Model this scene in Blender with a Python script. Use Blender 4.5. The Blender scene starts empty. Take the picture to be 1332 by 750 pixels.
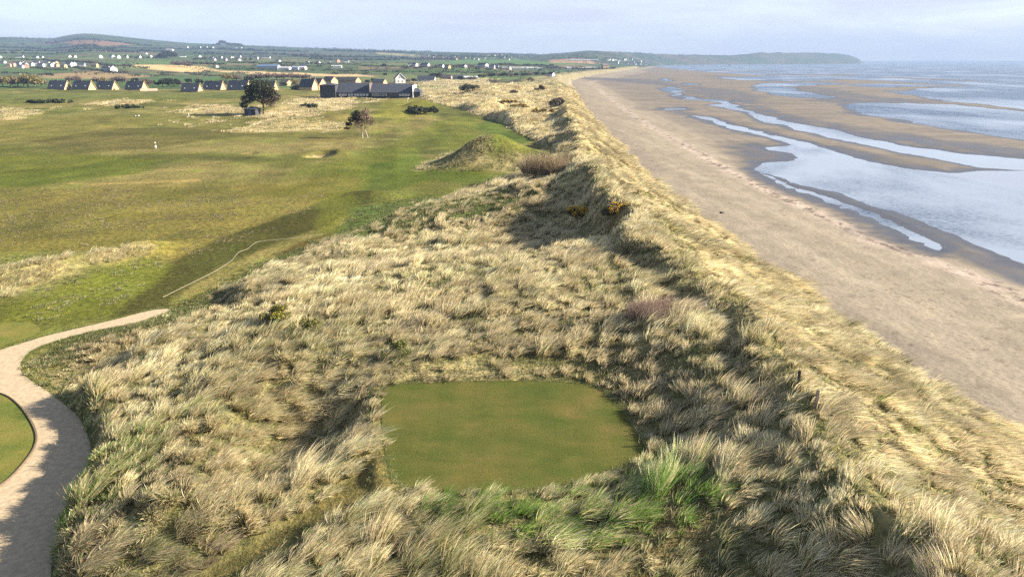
import bpy, bmesh, math, random
import numpy as np
from mathutils import Vector, Matrix

random.seed(7)
RNG = np.random.default_rng(11)
SC = bpy.context.scene
COL = SC.collection
R = math.radians

# ------------------------------------------------------------------ camera model
CAM_Z = 28.0
FOC = 930.0                     # focal length in pixels of the 1332 px wide photograph
PITCH = R(17.65)
SP, CP = math.sin(PITCH), math.cos(PITCH)

def ray(u, v):
    x = (np.asarray(u, float) - 666.0) / FOC
    y = (375.0 - np.asarray(v, float)) / FOC
    return np.stack([x, CP + y * SP, -SP + y * CP], -1)

def flat(u, v, z):
    """where the line of sight through a point of the photograph meets the level z"""
    d = ray(u, v)
    t = (z - CAM_Z) / d[..., 2]
    return d[..., 0] * t, d[..., 1] * t

def fpoly(pts, z):
    a = np.array(pts, float)
    X, Y = flat(a[:, 0], a[:, 1], z)
    return np.stack([X, Y], -1)

# ------------------------------------------------------------------ noise
def _hash(ix, iy, seed):
    n = (ix.astype(np.int64) * 374761393 + iy.astype(np.int64) * 668265263 + seed * 982451653) & 0x7fffffff
    n = ((n ^ (n >> 13)) * 1274126177) & 0x7fffffff
    n = n ^ (n >> 16)
    return (n & 0xffffff) / float(0xffffff)

def vnoise(x, y, seed=0):
    x = np.asarray(x, float); y = np.asarray(y, float)
    ix = np.floor(x); iy = np.floor(y)
    fx = x - ix; fy = y - iy
    fx = fx * fx * fx * (fx * (fx * 6 - 15) + 10); fy = fy * fy * fy * (fy * (fy * 6 - 15) + 10)
    a = _hash(ix, iy, seed); b = _hash(ix + 1, iy, seed)
    c = _hash(ix, iy + 1, seed); d = _hash(ix + 1, iy + 1, seed)
    return (a * (1 - fx) + b * fx) * (1 - fy) + (c * (1 - fx) + d * fx) * fy

def fbm(x, y, seed=0, octv=4, gain=0.5):
    """roughly -1 .. 1"""
    s = 0; amp = 1.0; tot = 0
    ca, sa = math.cos(0.6), math.sin(0.6)
    for k in range(octv):
        s = s + amp * (vnoise(x, y, seed + k * 17) * 2 - 1)
        tot += amp; amp *= gain
        x, y = (x * ca - y * sa) * 2.03 + 7.1, (x * sa + y * ca) * 2.03 + 3.7
    return s / tot * 1.4

def sstep(a, b, x):
    t = np.clip((x - a) / (b - a), 0, 1)
    return t * t * (3 - 2 * t)

def smooth_poly(pts, n=6, closed=True):
    P = np.array(pts, float); m = len(P); out = []
    rng = range(m) if closed else range(m - 1)
    for i in rng:
        if closed:
            p0, p1, p2, p3 = P[i - 1], P[i], P[(i + 1) % m], P[(i + 2) % m]
        else:
            p0, p1, p2, p3 = P[max(i - 1, 0)], P[i], P[i + 1], P[min(i + 2, m - 1)]
        for k in range(n):
            t = k / n
            out.append(0.5 * ((2 * p1) + (-p0 + p2) * t + (2 * p0 - 5 * p1 + 4 * p2 - p3) * t * t + (-p0 + 3 * p1 - 3 * p2 + p3) * t ** 3))
    if not closed:
        out.append(P[-1])
    return np.array(out)

def sdf(x, y, poly, margin):
    """signed distance to a polygon (negative inside), clipped at margin outside"""
    x = np.asarray(x, float); y = np.asarray(y, float)
    shp = x.shape; x = x.ravel(); y = y.ravel()
    out = np.full(x.shape, float(margin))
    lo = poly.min(0) - margin; hi = poly.max(0) + margin
    idx = np.nonzero((x > lo[0]) & (x < hi[0]) & (y > lo[1]) & (y < hi[1]))[0]
    if len(idx):
        px = x[idx]; py = y[idx]
        d2 = np.full(px.shape, 1e18); ins = np.zeros(px.shape, bool)
        n = len(poly)
        for i in range(n):
            ax, ay = poly[i]; bx, by = poly[(i + 1) % n]
            ex, ey = bx - ax, by - ay
            L = ex * ex + ey * ey + 1e-12
            t = np.clip(((px - ax) * ex + (py - ay) * ey) / L, 0, 1)
            d2 = np.minimum(d2, (px - ax - t * ex) ** 2 + (py - ay - t * ey) ** 2)
            c = ((ay > py) != (by > py))
            with np.errstate(divide='ignore', invalid='ignore'):
                c &= px < (bx - ax) * (py - ay) / (by - ay + 1e-30) + ax
            ins ^= c
        d = np.sqrt(d2); d[ins] *= -1
        out[idx] = np.minimum(d, margin)
    return out.reshape(shp)

def dist_line(x, y, pts, margin):
    x = np.asarray(x, float); y = np.asarray(y, float)
    d2 = np.full(x.shape, float(margin) ** 2)
    for i in range(len(pts) - 1):
        ax, ay = pts[i]; bx, by = pts[i + 1]
        ex, ey = bx - ax, by - ay
        t = np.clip(((x - ax) * ex + (y - ay) * ey) / (ex * ex + ey * ey + 1e-9), 0, 1)
        d2 = np.minimum(d2, (x - ax - t * ex) ** 2 + (y - ay - t * ey) ** 2)
    return np.sqrt(d2)

# ------------------------------------------------------------------ layout of the coast
FOOT_Y = [-40, 45.6, 66, 103, 159, 250, 420, 700, 1041, 1500, 2190, 3200, 5200, 40000]
FOOT_X = [36.6, 34.8, 34.0, 32.6, 31.4, 34, 41, 58, 80, 165, 335, 560, 1040, 9000]
def Xf(Y): return np.interp(Y, FOOT_Y, FOOT_X)
XL_Y = [-40, 0, 28, 40, 51, 58, 63, 87, 116, 147, 160, 185, 227, 300, 367, 480, 700, 1000, 2500]
XL_X = [-20, -21.5, -24, -28.6, -36.5, -36, -31, -26.5, -13, -1, 10, 10, 6, -5, -25, -60, -40, 15, 300]
def XLf(Y): return np.interp(Y, XL_Y, XL_X)
HC_Y = [-40, 10, 20, 30, 45, 60, 80, 95, 104, 112, 122, 135, 160, 200, 300, 450, 700, 1000, 2000, 4000]
HC_Z = [11.5, 11.9, 12.0, 11.8, 11.8, 11.9, 12.2, 13, 14, 13.4, 12, 10.5, 10, 10.5, 10, 9.5, 8, 7, 6, 5]
ZI_Y = [-40, 15, 22, 26, 29, 34, 37, 40, 44, 50, 62, 72, 79, 92, 100, 106, 116, 128, 150, 200, 300, 450, 700]
ZI_Z = [8.5, 8.5, 9.2, 10.7, 11.4, 11.4, 11.0, 11.0, 11.3, 11.1, 11.1, 10.0, 6.9, 6.9, 10.6, 12, 9.8, 7, 6.8, 7.5, 8, 8, 7]

TEE_Z = 8.3
TEE = smooth_poly(fpoly([(498,508),(512,500),(560,497),(630,495.5),(700,495),(765,500),(800,520),(826,553),(843,582),(838,597),(800,615),(722,633),(640,642),(560,641),(512,626),(503,600),(497,560)], TEE_Z), 4)
PASS = fpoly([(505,600),(560,640),(500,668),(420,695),(350,722),(305,760),(190,760),(300,712),(400,668),(440,640)], 7.4)
PATH_Z = 5.0
PATH = smooth_poly(fpoly([(222,404),(180,419),(120,431),(62,447),(33,463),(28,484),(60,508),(98,538),(116,572),(117,602),(100,640),(76,690),(66,750),(64,880),(-60,880),(-90,700),(-180,600),(-140,500),(-60,470),(0,455),(60,437),(140,418),(200,403)], PATH_Z), 5)
LAWN = smooth_poly(fpoly([(0,513),(24,528),(43,556),(46,578),(30,604),(0,632),(-50,650),(-95,600),(-85,545),(-40,512)], PATH_Z), 6)

# water of the creeks and pools left by the tide (z = 0)
WATER_PX = [
 # long near pool and its tail
 [(897,150.5),(912,151.5),(936,158),(972,166.5),(1010,178),(1047,185),(1090,198),(1127,208.5),(1179,219),(1237,226),(1285,222),(1332,222),(1500,240),(1700,300),(1700,420),(1500,390),(1332,343),(1273,319),(1224,300),(1190,286),(1160,277),(1120,266),(1085,250),(1040,238),(1010,228),(986,222),(1000,214),(1030,207),(1036,201),(1010,196),(998,192),(1030,190),(1020,186),(985,175),(955,167),(925,158),(905,154)],
 # thin inner runnel
 [(990,224),(1030,242),(1085,262),(1130,277),(1180,299),(1235,322),(1230,328),(1190,314),(1150,294),(1110,277),(1060,259),(1005,236)],
 # second channel
 [(874,113),(884,116),(888,124),(900,128),(952,131.5),(975,146),(1000,152),(1030,160),(1090,169),(1137,183),(1203,193),(1269,202),(1332,208),(1600,235),(1600,270),(1332,221),(1270,217),(1212,207),(1175,198),(1118,186),(1080,179),(1030,168),(985,153),(955,143),(925,137),(935,133.5),(905,131),(888,128.5),(876,121),(866,118),(862,115)],
 # upper pool complex
 [(1086,135),(1120,134),(1160,134.5),(1232,135.5),(1280,140),(1332,145),(1600,165),(1600,215),(1332,181),(1243,168.5),(1194,161),(1156,153.5),(1114,148),(1098,141)],
 # creek at the left of the far bar
 [(985,109),(1020,107.5),(1060,107),(1100,108.5),(1062,111),(1024,112.5),(1038,118.5),(1062,122),(1085,126),(1083,128.5),(1045,127),(1008,123.5),(985,115)],
 [(855,140),(889,140.3),(890,142.3),(855,142.5)],
 [(862,101.5),(868,103),(874,106),(868,106.5),(862,104)],
 [(888,108.2),(904,109),(903,110.6),(889,110.4)],
 # pools behind the far bar
 [(1160,119),(1230,113),(1332,112),(1600,112),(1600,152),(1332,142),(1290,137),(1235,132.5),(1215,128),(1180,123)],
 [(1090,110),(1150,109),(1230,110.5),(1210,113),(1140,113.5)],
 [(930,100.5),(1000,99),(1060,101),(1090,104.5),(1030,105.5),(960,104)],
]
WATER = [fpoly(p, 0.0) for p in WATER_PX]
SEA = fpoly([(846,81.2),(850,86),(880,90),(930,94.5),(1000,98.5),(1080,102.5),(1160,106),(1250,111),(1332,115),(1800,128),(2600,140),(2600,79.9),(1125,79.9)], 0.0)
BARS_PX = [
 [(1128,99.6),(1180,101),(1250,104),(1310,106.8),(1250,105.2),(1180,102.6)],
 [(930,91.6),(1010,92.4),(1010,93.2),(930,92.6)],
 [(990,96),(1060,97),(1120,98.6),(1060,98.6),(1000,97.4)],
 [(1082,96.2),(1118,97),(1118,97.9),(1082,97.4)],
]
WET_PX = [
 [(880,112),(960,117),(992,124),(1002,139),(1030,147),(1080,159),(1140,168),(1200,177),(1332,193),(1600,225),(1600,250),(1332,210),(1203,194),(1080,169),(1000,153),(950,133),(900,126)],
 [(960,163),(1010,174),(1080,189),(1137,199),(1180,209),(1232,222),(1190,221),(1127,210),(1080,199),(1010,180)],
 [(1015,112),(1080,114),(1130,124),(1200,131),(1235,134),(1137,136),(1085,135),(1040,130),(1085,126),(1040,119)],
 [(985,186),(1035,196),(1040,206),(1000,213),(985,223),(955,205),(940,190)],
 [(850,143),(900,141),(916,150),(890,153),(868,148)],
 [(1170,288),(1225,303),(1332,346),(1400,370),(1400,396),(1332,374),(1240,336),(1150,294)],
 [(735,100.5),(800,102),(860,104),(905,112),(960,116),(880,114),(800,107)],
 [(900,97),(1000,102),(1080,106),(1000,107),(940,104)],
]
WET = [fpoly(p, 0.0) for p in WET_PX]
BARS = [fpoly(p, 0.0) for p in BARS_PX]

SKY_U = [-900,-300,0,40,70,85,100,114,130,150,180,215,250,300,350,400,460,520,600,660,700,735,765,800,850,900,945,965,990,1040,1085,1102,1114,1120]
SKY_V = [50,49,48.5,50,51.5,48,45.5,44,44.5,46.5,50,53.5,56.5,58.5,60.5,62.5,64.5,66.5,68.5,70,71.5,69,66.3,68,70,71.5,72,70.5,68,68.5,69,71.5,75.5,78.6]

def z_at(v, Y):
    y = (375 - v) / FOC
    return CAM_Z + Y * (-SP + y * CP) / (CP + y * SP)

def bump(X, Y, cx, cy, sx, sy, h, rot=0.0):
    c, s = math.cos(rot), math.sin(rot)
    dx = X - cx; dy = Y - cy
    a = (dx * c + dy * s) / sx; b = (-dx * s + dy * c) / sy
    return h * np.exp(-(a * a + b * b))

def landH(X, Y):
    X = np.asarray(X, float); Y = np.asarray(Y, float)
    foot = Xf(Y) + 1.3 * fbm(Y / 9.0, X * 0 + 3.3, 61, 3)
    xl = XLf(Y) + 5.5 * sstep(44, 50, Y) * (1 - sstep(62, 70, Y))
    w = np.interp(Y, [0, 120, 160, 300, 700, 1500], [20.5, 20.5, 16, 14, 14, 16])
    w = w * (1 + 0.07 * fbm(Y / 13.0, Y * 0 + 9.1, 62, 3))
    d = foot - X
    hc = np.interp(Y, HC_Y, HC_Z) + 0.5 * fbm(Y / 11.0, Y * 0, 5, 3) * sstep(110, 130, Y) + 1.2 * fbm(Y / 40.0, Y * 0 + 4, 6, 3) * sstep(120, 200, Y)
    s = np.clip(d / w, 0, 1)
    sea = 2.5 + (hc - 2.5) * (0.92 * s + 0.08 * (1.5 * s - 0.5 * s ** 3))
    sea = sea + 0.22 * fbm(X / 2.6, Y / 4.5, 21, 3) * np.sin(np.clip(s, 0, 1) * math.pi)
    # interior between the crest and the golf course
    xc = foot - w
    q = np.clip((X - xl) / np.maximum(xc - xl, 4.0), 0, 1.0)
    zi = np.interp(Y, ZI_Y, ZI_Z)
    base = 5.0
    ramp = np.interp(q, [0, 0.05, 0.28, 0.55, 0.8, 1.0], [0, 0.26, 0.46, 0.66, 0.84, 1.0])
    inn = base + (zi - base) * ramp
    far = sstep(130, 210, Y) * (1 - sstep(900, 2000, Y))
    m = sstep(0.0, 0.12, q)
    inn = inn + m * ((0.38 + 0.25 * sstep(50, 80, Y)) * fbm(X / 6.5, Y / 8.0, 31, 4) * (1 - far) + far * (3.2 * fbm(X / 22.0, Y / 34.0, 33, 4) + 0.8))
    e = np.maximum(d - w, 0)
    land = inn + np.maximum(hc - inn, 0) * np.exp(-(e / 2.7) ** 1.6)
    land = land - (0.65 + 0.6 * fbm(Y / 7.0, Y * 0 + 2.0, 63, 2)) * np.exp(-((e - 2.4) / 0.95) ** 2) * (e > 0) * sstep(24, 34, Y) * (1 - sstep(96, 104, Y))
    # golf course
    golf = 0.30 * fbm(X / 26.0, Y / 26.0, 41, 3) * sstep(50, 90, Y) + sstep(160, 300, Y) * (0.8 * fbm(X / 55.0, Y / 70.0, 43, 3) + 0.55 * fbm(X / 17.0, Y / 26.0, 45, 3))
    land = land + golf * (1 - m)
    land = np.where(d < w, sea, land)
    z = land
    # dips and mounds
    near = Y < 700
    z = z + bump(X, Y, -12.6, 37.8, 3.3, 5.2, -3.0)
    z = z + bump(X, Y, -16.5, 30.5, 2.2, 4.5, 0.7)
    z = z + bump(X, Y, -7, 163, 8.2, 6.5, 5.2) + bump(X, Y, 1, 165, 9, 6, 1.8) + bump(X, Y, -3, 166, 5, 5, 1.6) + bump(X, Y, 10, 161, 10, 7, 2.8)
    z = z + bump(X, Y, -46, 381, 9, 7, 3.4)
    z = z + bump(X, Y, -52, 80, 7.5, 2.6, 1.5, 0.95) + bump(X, Y, -46, 87, 4.5, 2.6, 1.2, 0.95) + bump(X, Y, -62, 70, 8, 3.0, 1.2, 0.7)
    hd = bump(X, Y, -80, 300, 26, 34, 1.0) + bump(X, Y, -108, 350, 30, 14, 0.8) + bump(X, Y, -62, 330, 14, 16, 0.8)
    z = z + hd * (1.6 + 1.6 * fbm(X / 11.0, Y / 16.0, 47, 3))
    z = z + bump(X, Y, -215, 440, 40, 12, 2.2) + bump(X, Y, -205, 395, 16, 8, 2.6) + bump(X, Y, -300, 430, 60, 14, 1.8)
    z = z + bump(X, Y, -14, 450, 30, 10, 1.5)
    z = z + bump(X, Y, -25, 128, 7, 4, 0.8)
    z = z + bump(X, Y, 0, 26.5, 9, 3.2, -1.0)
    # bunkers
    z = z - 1.7 * np.exp(-(((X + 49.2) / 3.7) ** 2 + ((Y - 184) / 3.9) ** 2) ** 3) + bump(X, Y, -44.5, 186.5, 2.6, 4.5, 1.1) + bump(X, Y, -49, 190, 5, 2.2, 0.8)
    z = z - 0.9 * np.exp(-(((X + 69) / 1.7) ** 2 + ((Y - 190) / 2.0) ** 2) ** 2)
    # tee platform, passage, path
    t = sdf(X, Y, TEE, 12.0)
    wt = 1 - sstep(-0.1, 1.0, t / np.interp(X, [-6, 0], [1.5, 7.0]))
    z = z * (1 - wt) + TEE_Z * wt
    p = sdf(X, Y, PASS, 3.0)
    wp = (1 - sstep(-0.6, 1.8, p)) * sstep(0.0, 1.5, t)
    zp = np.interp(X, [-22, -16, -11, -5.5], [6.1, 6.6, 7.3, TEE_Z])
    z = z * (1 - wp) + zp * wp
    k = sdf(X, Y, PATH, 5.0)
    wk = 1 - sstep(0.0, 1.3, k)
    z = z * (1 - wk) + PATH_Z * wk
    # farmland and hills
    u = 666 + FOC * X / (0.953 * np.maximum(Y, 50.0))
    YS = 5000.0
    vs = np.interp(u, SKY_U, SKY_V)
    zs = z_at(vs, YS)
    tt = np.clip((Y - 640) / (YS - 640), 0, 1.25)
    rise = np.where(Y > 640, 5.5 * sstep(0, 0.22, tt) + (zs - 11) * tt ** 1.7, 0)
    rise = np.where(tt > 1.0, rise * (1 - 0.5 * np.clip((Y - YS) / 3000, 0, 1)), rise)
    rise = rise + 4.0 * fbm(X / 420.0, Y / 520.0, 51, 3) * sstep(700, 1500, Y) * (1 - sstep(3800, 5000, Y))
    rise = rise * sstep(0, 260, d - 30 - 0.0 * Y)
    z = z + np.where(near & (Y < 640), 0, rise)
    z = np.where(d > 60, np.maximum(z, 3.4), z)
    # headland
    yf = np.interp(u, [770, 840, 1123], [4600, 5000, 7400])
    on = sstep(0, 1, (u - 770) / 45) * (u < 1121)
    a = Y - yf
    zh = z_at(vs, np.maximum(yf + 650, 1000))
    prof = np.interp(a, [0, 12, 650, 1900, 2600], [0, 0.12, 1.0, 0.75, 0.0]) * on
    head = zh * prof - 6 * (1 - (prof > 0))
    head = head + prof * 5 * fbm(X / 260.0, Y / 300.0, 53, 3)
    return z, head, d

def beachH(X, Y, d_in):
    d = -d_in
    wx = X + 2.2 * fbm(X / 14.0, Y / 30.0, 71, 3) * np.clip(Y / 200, 0.35, 2.5)
    wy = Y + 5.0 * fbm(X / 17.0, Y / 34.0, 73, 3) * np.clip(Y / 200, 0.3, 3)
    zb = np.interp(d, [0, 6, 25, 38, 60, 400], [2.5, 2.15, 1.1, 0.45, 0.30, 0.24])
    mg = 30.0
    s = np.full(X.shape, mg)
    for P in WATER:
        s = np.minimum(s, sdf(wx, wy, P, mg))
    ss = sdf(wx, wy, SEA, 60.0)
    band = 0.07 * fbm(X / 90.0, Y / 22.0, 75, 4)
    z = np.minimum(zb, np.clip(s * 0.03, -0.35, 0.9) + 0.02 * fbm(X / 3.0, Y / 3.0, 77, 2))
    z = np.where(s > 20, np.minimum(zb, 0.6), z)
    zsea = np.clip(ss * 0.02, -0.6, 0.9)
    isl = -0.2 + 0.5 * fbm(X / 700.0, Y / 60.0, 79, 3)
    zsea = np.where((ss < 0) & (Y < 2600), np.maximum(zsea, np.clip(isl, -1, 0.1) - 0.1), zsea)
    z = np.minimum(z, zsea)
    for P in BARS:
        b = sdf(X, Y, P, 20.0)
        z = np.where(b < 5, np.maximum(z, np.clip(-b * 0.02 + 0.03, -0.3, 0.15)), z)
    z = z + band * sstep(36, 60, d) * sstep(1, 8, s)
    # ripples of the trampled dry sand
    z = z + 0.03 * fbm(X / 1.7, Y / 1.7, 81, 3) * (1 - sstep(30, 40, d)) * sstep(0, 2, d)
    return z, s, ss

def H(X, Y):
    """height of the finished ground, read back from its grid"""
    X = np.asarray(X, float); Y = np.asarray(Y, float)
    j = np.clip(np.searchsorted(YR, Y) - 1, 0, len(YR) - 2)
    fy = np.clip((Y - YR[j]) / (YR[j + 1] - YR[j]), 0, 1)
    nb = len(BC)
    def row(jj):
        b = (X / (YR[jj] + 30.0) - BC[0]) / (BC[1] - BC[0])
        b = np.clip(b, 0, nb - 1.001); k = b.astype(int); f = b - k
        return GZ[jj, k] * (1 - f) + GZ[jj, k + 1] * f
    return row(j) * (1 - fy) + row(j + 1) * fy

def H1(x, y): return float(H(np.array([x]), np.array([y]))[0])

def P(u, v):
    """point of the land seen at a place of the photograph"""
    u = np.atleast_1d(np.asarray(u, float)); v = np.atleast_1d(np.asarray(v, float))
    dr = ray(u, v)
    ts = 16.0 * (1.012 ** np.arange(0, 520))
    X = dr[:, 0:1] * ts; Y = dr[:, 1:2] * ts; Z = CAM_Z + dr[:, 2:3] * ts
    hit = Z < H(X, Y)
    first = np.where(hit.any(1), hit.argmax(1), len(ts) - 60)
    t1 = ts[first]; t0 = ts[np.maximum(first - 1, 0)]
    for _ in range(14):
        tm = 0.5 * (t0 + t1)
        below = CAM_Z + dr[:, 2] * tm < H(dr[:, 0] * tm, dr[:, 1] * tm)
        t1 = np.where(below, tm, t1); t0 = np.where(below, t0, tm)
    return np.stack([dr[:, 0] * t1, dr[:, 1] * t1, H(dr[:, 0] * t1, dr[:, 1] * t1)], -1)

def P1(u, v): return Vector(P([u], [v])[0])
def gpoly(pts):
    a = np.array(pts, float)
    return P(a[:, 0], a[:, 1])[:, :2]
def pxm(p):
    """metres covered by one photograph pixel at point p"""
    return (p.y * CP + (CAM_Z - p.z) * SP) / FOC

# ------------------------------------------------------------------ object helpers
def tag(o, label=None, cat=None, group=None, kind=None):
    if label: o["label"] = label
    if cat: o["category"] = cat
    if group: o["group"] = group
    if kind: o["kind"] = kind
    return o

def empty(name, loc=(0, 0, 0), rz=0.0, label=None, cat=None, group=None):
    o = bpy.data.objects.new(name, None); COL.objects.link(o)
    o.location = loc; o.rotation_euler = (0, 0, rz); o.empty_display_size = 0.5
    return tag(o, label, cat, group)

def link_mesh(name, me, mat=None, parent=None):
    o = bpy.data.objects.new(name, me); COL.objects.link(o)
    if mat is not None:
        for m in (mat if isinstance(mat, (list, tuple)) else [mat]): me.materials.append(m)
    if parent is not None: o.parent = parent
    return o

def np_mesh(name, verts, tris=None, quads=None, cols=None, smooth=False):
    me = bpy.data.meshes.new(name)
    verts = np.ascontiguousarray(verts, np.float32)
    me.vertices.add(len(verts)); me.vertices.foreach_set("co", verts.ravel())
    parts = []; sizes = []
    if quads is not None and len(quads): parts.append(np.asarray(quads, np.int32).ravel()); sizes.append(np.full(len(quads), 4, np.int32))
    if tris is not None and len(tris): parts.append(np.asarray(tris, np.int32).ravel()); sizes.append(np.full(len(tris), 3, np.int32))
    loops = np.concatenate(parts); sz = np.concatenate(sizes)
    start = np.concatenate([[0], np.cumsum(sz)[:-1]]).astype(np.int32)
    me.loops.add(len(loops)); me.loops.foreach_set("vertex_index", loops)
    me.polygons.add(len(sz)); me.polygons.foreach_set("loop_start", start)
    me.polygons.foreach_set("use_smooth", np.full(len(sz), bool(smooth)))
    if cols is not None:
        at = me.color_attributes.new("Col", 'FLOAT_COLOR', 'POINT')
        c = np.ones((len(verts), 4), np.float32); c[:, :cols.shape[1]] = cols
        at.data.foreach_set("color", c.ravel())
    me.update(calc_edges=True); me.validate()
    return me

class MB:
    """collects simple shapes and links them as one mesh"""
    def __init__(self): self.v = []; self.f = []
    def add(self, vs, fs):
        n = len(self.v); self.v += [tuple(a) for a in vs]; self.f += [tuple(i + n for i in f) for f in fs]
        return self
    def box(self, x0, x1, y0, y1, z0, z1):
        return self.add([(x0,y0,z0),(x1,y0,z0),(x1,y1,z0),(x0,y1,z0),(x0,y0,z1),(x1,y0,z1),(x1,y1,z1),(x0,y1,z1)],
                        [(0,3,2,1),(4,5,6,7),(0,1,5,4),(1,2,6,5),(2,3,7,6),(3,0,4,7)])
    def tube(self, pts, rad, n=7):
        pts = [Vector(p) for p in pts]; vs = []; fs = []
        for i, p in enumerate(pts):
            dr = (pts[min(i + 1, len(pts) - 1)] - pts[max(i - 1, 0)]).normalized()
            a = dr.orthogonal().normalized(); b = dr.cross(a)
            r = rad[i] if isinstance(rad, (list, tuple)) else rad
            for k in range(n):
                an = 2 * math.pi * k / n
                vs.append(p + a * (r * math.cos(an)) + b * (r * math.sin(an)))
        for i in range(len(pts) - 1):
            for k in range(n):
                fs.append((i*n+k, i*n+(k+1)%n, (i+1)*n+(k+1)%n, (i+1)*n+k))
        fs.append(tuple(range(n))[::-1]); fs.append(tuple(range((len(pts)-1)*n, len(pts)*n)))
        return self.add(vs, fs)
    def slab(self, quad, t):
        """thick sheet from four corners"""
        q = [Vector(p) for p in quad]; n = (q[1]-q[0]).cross(q[3]-q[0]).normalized() * t
        return self.add([*q, *[p + n for p in q]], [(3,2,1,0),(4,5,6,7),(0,1,5,4),(1,2,6,5),(2,3,7,6),(3,0,4,7)])
    def prism(self, poly, x0, x1):
        """polygon in the y-z plane pulled along x"""
        n = len(poly)
        vs = [(x0, y, z) for y, z in poly] + [(x1, y, z) for y, z in poly]
        fs = [tuple(range(n))[::-1], tuple(range(n, 2*n))] + [(i, (i+1)%n, n+(i+1)%n, n+i) for i in range(n)]
        return self.add(vs, fs)
    def mesh(self, name):
        me = bpy.data.meshes.new(name); me.from_pydata(self.v, [], self.f); me.update()
        bm = bmesh.new(); bm.from_mesh(me); bmesh.ops.recalc_face_normals(bm, faces=bm.faces); bm.to_mesh(me); bm.free()
        return me
    def build(self, name, mat, parent=None): return link_mesh(name, self.mesh(name), mat, parent)

def kids(o): return [c for c in bpy.data.objects if c.parent == o]
def copy_tree(o, parent=None, cache={}):
    c = o.copy(); COL.objects.link(c); c.parent = parent
    if o.name not in cache: cache[o.name] = kids(o)
    for ch in cache[o.name]: copy_tree(ch, c)
    return c

ORD = ["first","second","third","fourth","fifth","sixth","seventh","eighth","ninth","tenth","eleventh","twelfth","thirteenth","fourteenth","fifteenth","sixteenth","seventeenth","eighteenth","nineteenth","twentieth","twenty-first","twenty-second","twenty-third","twenty-fourth","twenty-fifth","twenty-sixth","twenty-seventh","twenty-eighth","twenty-ninth","thirtieth"]

# ------------------------------------------------------------------ materials
def new_mat(name):
    m = bpy.data.materials.new(name); m.use_nodes = True
    nt = m.node_tree; nt.nodes.clear()
    out = nt.nodes.new('ShaderNodeOutputMaterial')
    return m, nt, out

class N:
    def __init__(self, nt): self.nt = nt
    def n(self, t, **kw):
        x = self.nt.nodes.new(t)
        for k, v in kw.items():
            if k in x.inputs: x.inputs[k].default_value = v
            else: setattr(x, k, v)
        return x
    def l(self, a, b): self.nt.links.new(a, b)
    def noise(self, vec, scale, detail=4, rough=0.55, dist=0.0):
        x = self.n('ShaderNodeTexNoise'); x.inputs['Scale'].default_value = scale
        x.inputs['Detail'].default_value = detail; x.inputs['Roughness'].default_value = rough; x.inputs['Distortion'].default_value = dist
        if vec is not None: self.l(vec, x.inputs['Vector'])
        return x.outputs['Fac']
    def ramp(self, fac, stops):
        x = self.n('ShaderNodeValToRGB'); el = x.color_ramp.elements
        while len(el) < len(stops): el.new(0.5)
        for e, (p, c) in zip(el, stops): e.position = p; e.color = (*c, 1) if len(c) == 3 else c
        self.l(fac, x.inputs['Fac']); return x.outputs['Color']
    def rng(self, fac, a, b, c, d):
        x = self.n('ShaderNodeMapRange'); x.inputs[1].default_value = a; x.inputs[2].default_value = b
        x.inputs[3].default_value = c; x.inputs[4].default_value = d; self.l(fac, x.inputs[0]); return x.outputs[0]
    def mix(self, fac, a, b, mode='MIX'):
        x = self.n('ShaderNodeMix'); x.data_type = 'RGBA'; x.blend_type = mode
        for s, v in ((x.inputs[0], fac), (x.inputs[6], a), (x.inputs[7], b)):
            if hasattr(v, 'links') or hasattr(v, 'is_linked'): self.l(v, s)
            elif isinstance(v, (int, float)): s.default_value = v
            else: s.default_value = (*v, 1)
        return x.outputs[2]
    def math(self, op, a, b=0.0):
        x = self.n('ShaderNodeMath'); x.operation = op
        for s, v in ((x.inputs[0], a), (x.inputs[1], b)):
            if hasattr(v, 'is_linked'): self.l(v, s)
            else: s.default_value = v
        return x.outputs[0]
    def mapping(self, vec, scale, rot=(0,0,0)):
        x = self.n('ShaderNodeMapping'); x.inputs['Scale'].default_value = scale; x.inputs['Rotation'].default_value = rot
        self.l(vec, x.inputs['Vector']); return x.outputs['Vector']
    def bump(self, h, strength=0.5, dist=0.1):
        x = self.n('ShaderNodeBump'); x.inputs['Strength'].default_value = strength; x.inputs['Distance'].default_value = dist
        self.l(h, x.inputs['Height']); return x.outputs['Normal']

def simple_mat(name, col, rough=0.8, vary=0.25, scale=2.0, bump=0.0, spec=0.3, metallic=0.0):
    m, nt, out = new_mat(name); g = N(nt)
    tc = g.n('ShaderNodeTexCoord'); pos = tc.outputs['Object']
    f = g.noise(pos, scale, 5)
    lo = [c * (1 - vary) for c in col]; hi = [min(c * (1 + vary), 0.9) for c in col]
    c = g.ramp(f, [(0.3, lo), (0.7, hi)])
    b = g.n('ShaderNodeBsdfPrincipled'); b.inputs['Roughness'].default_value = rough; b.inputs['Metallic'].default_value = metallic
    b.inputs['Specular IOR Level'].default_value = spec
    g.l(c, b.inputs['Base Color'])
    if bump > 0: g.l(g.bump(f, bump, 0.1), b.inputs['Normal'])
    g.l(b.outputs[0], out.inputs['Surface']); return m

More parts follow.
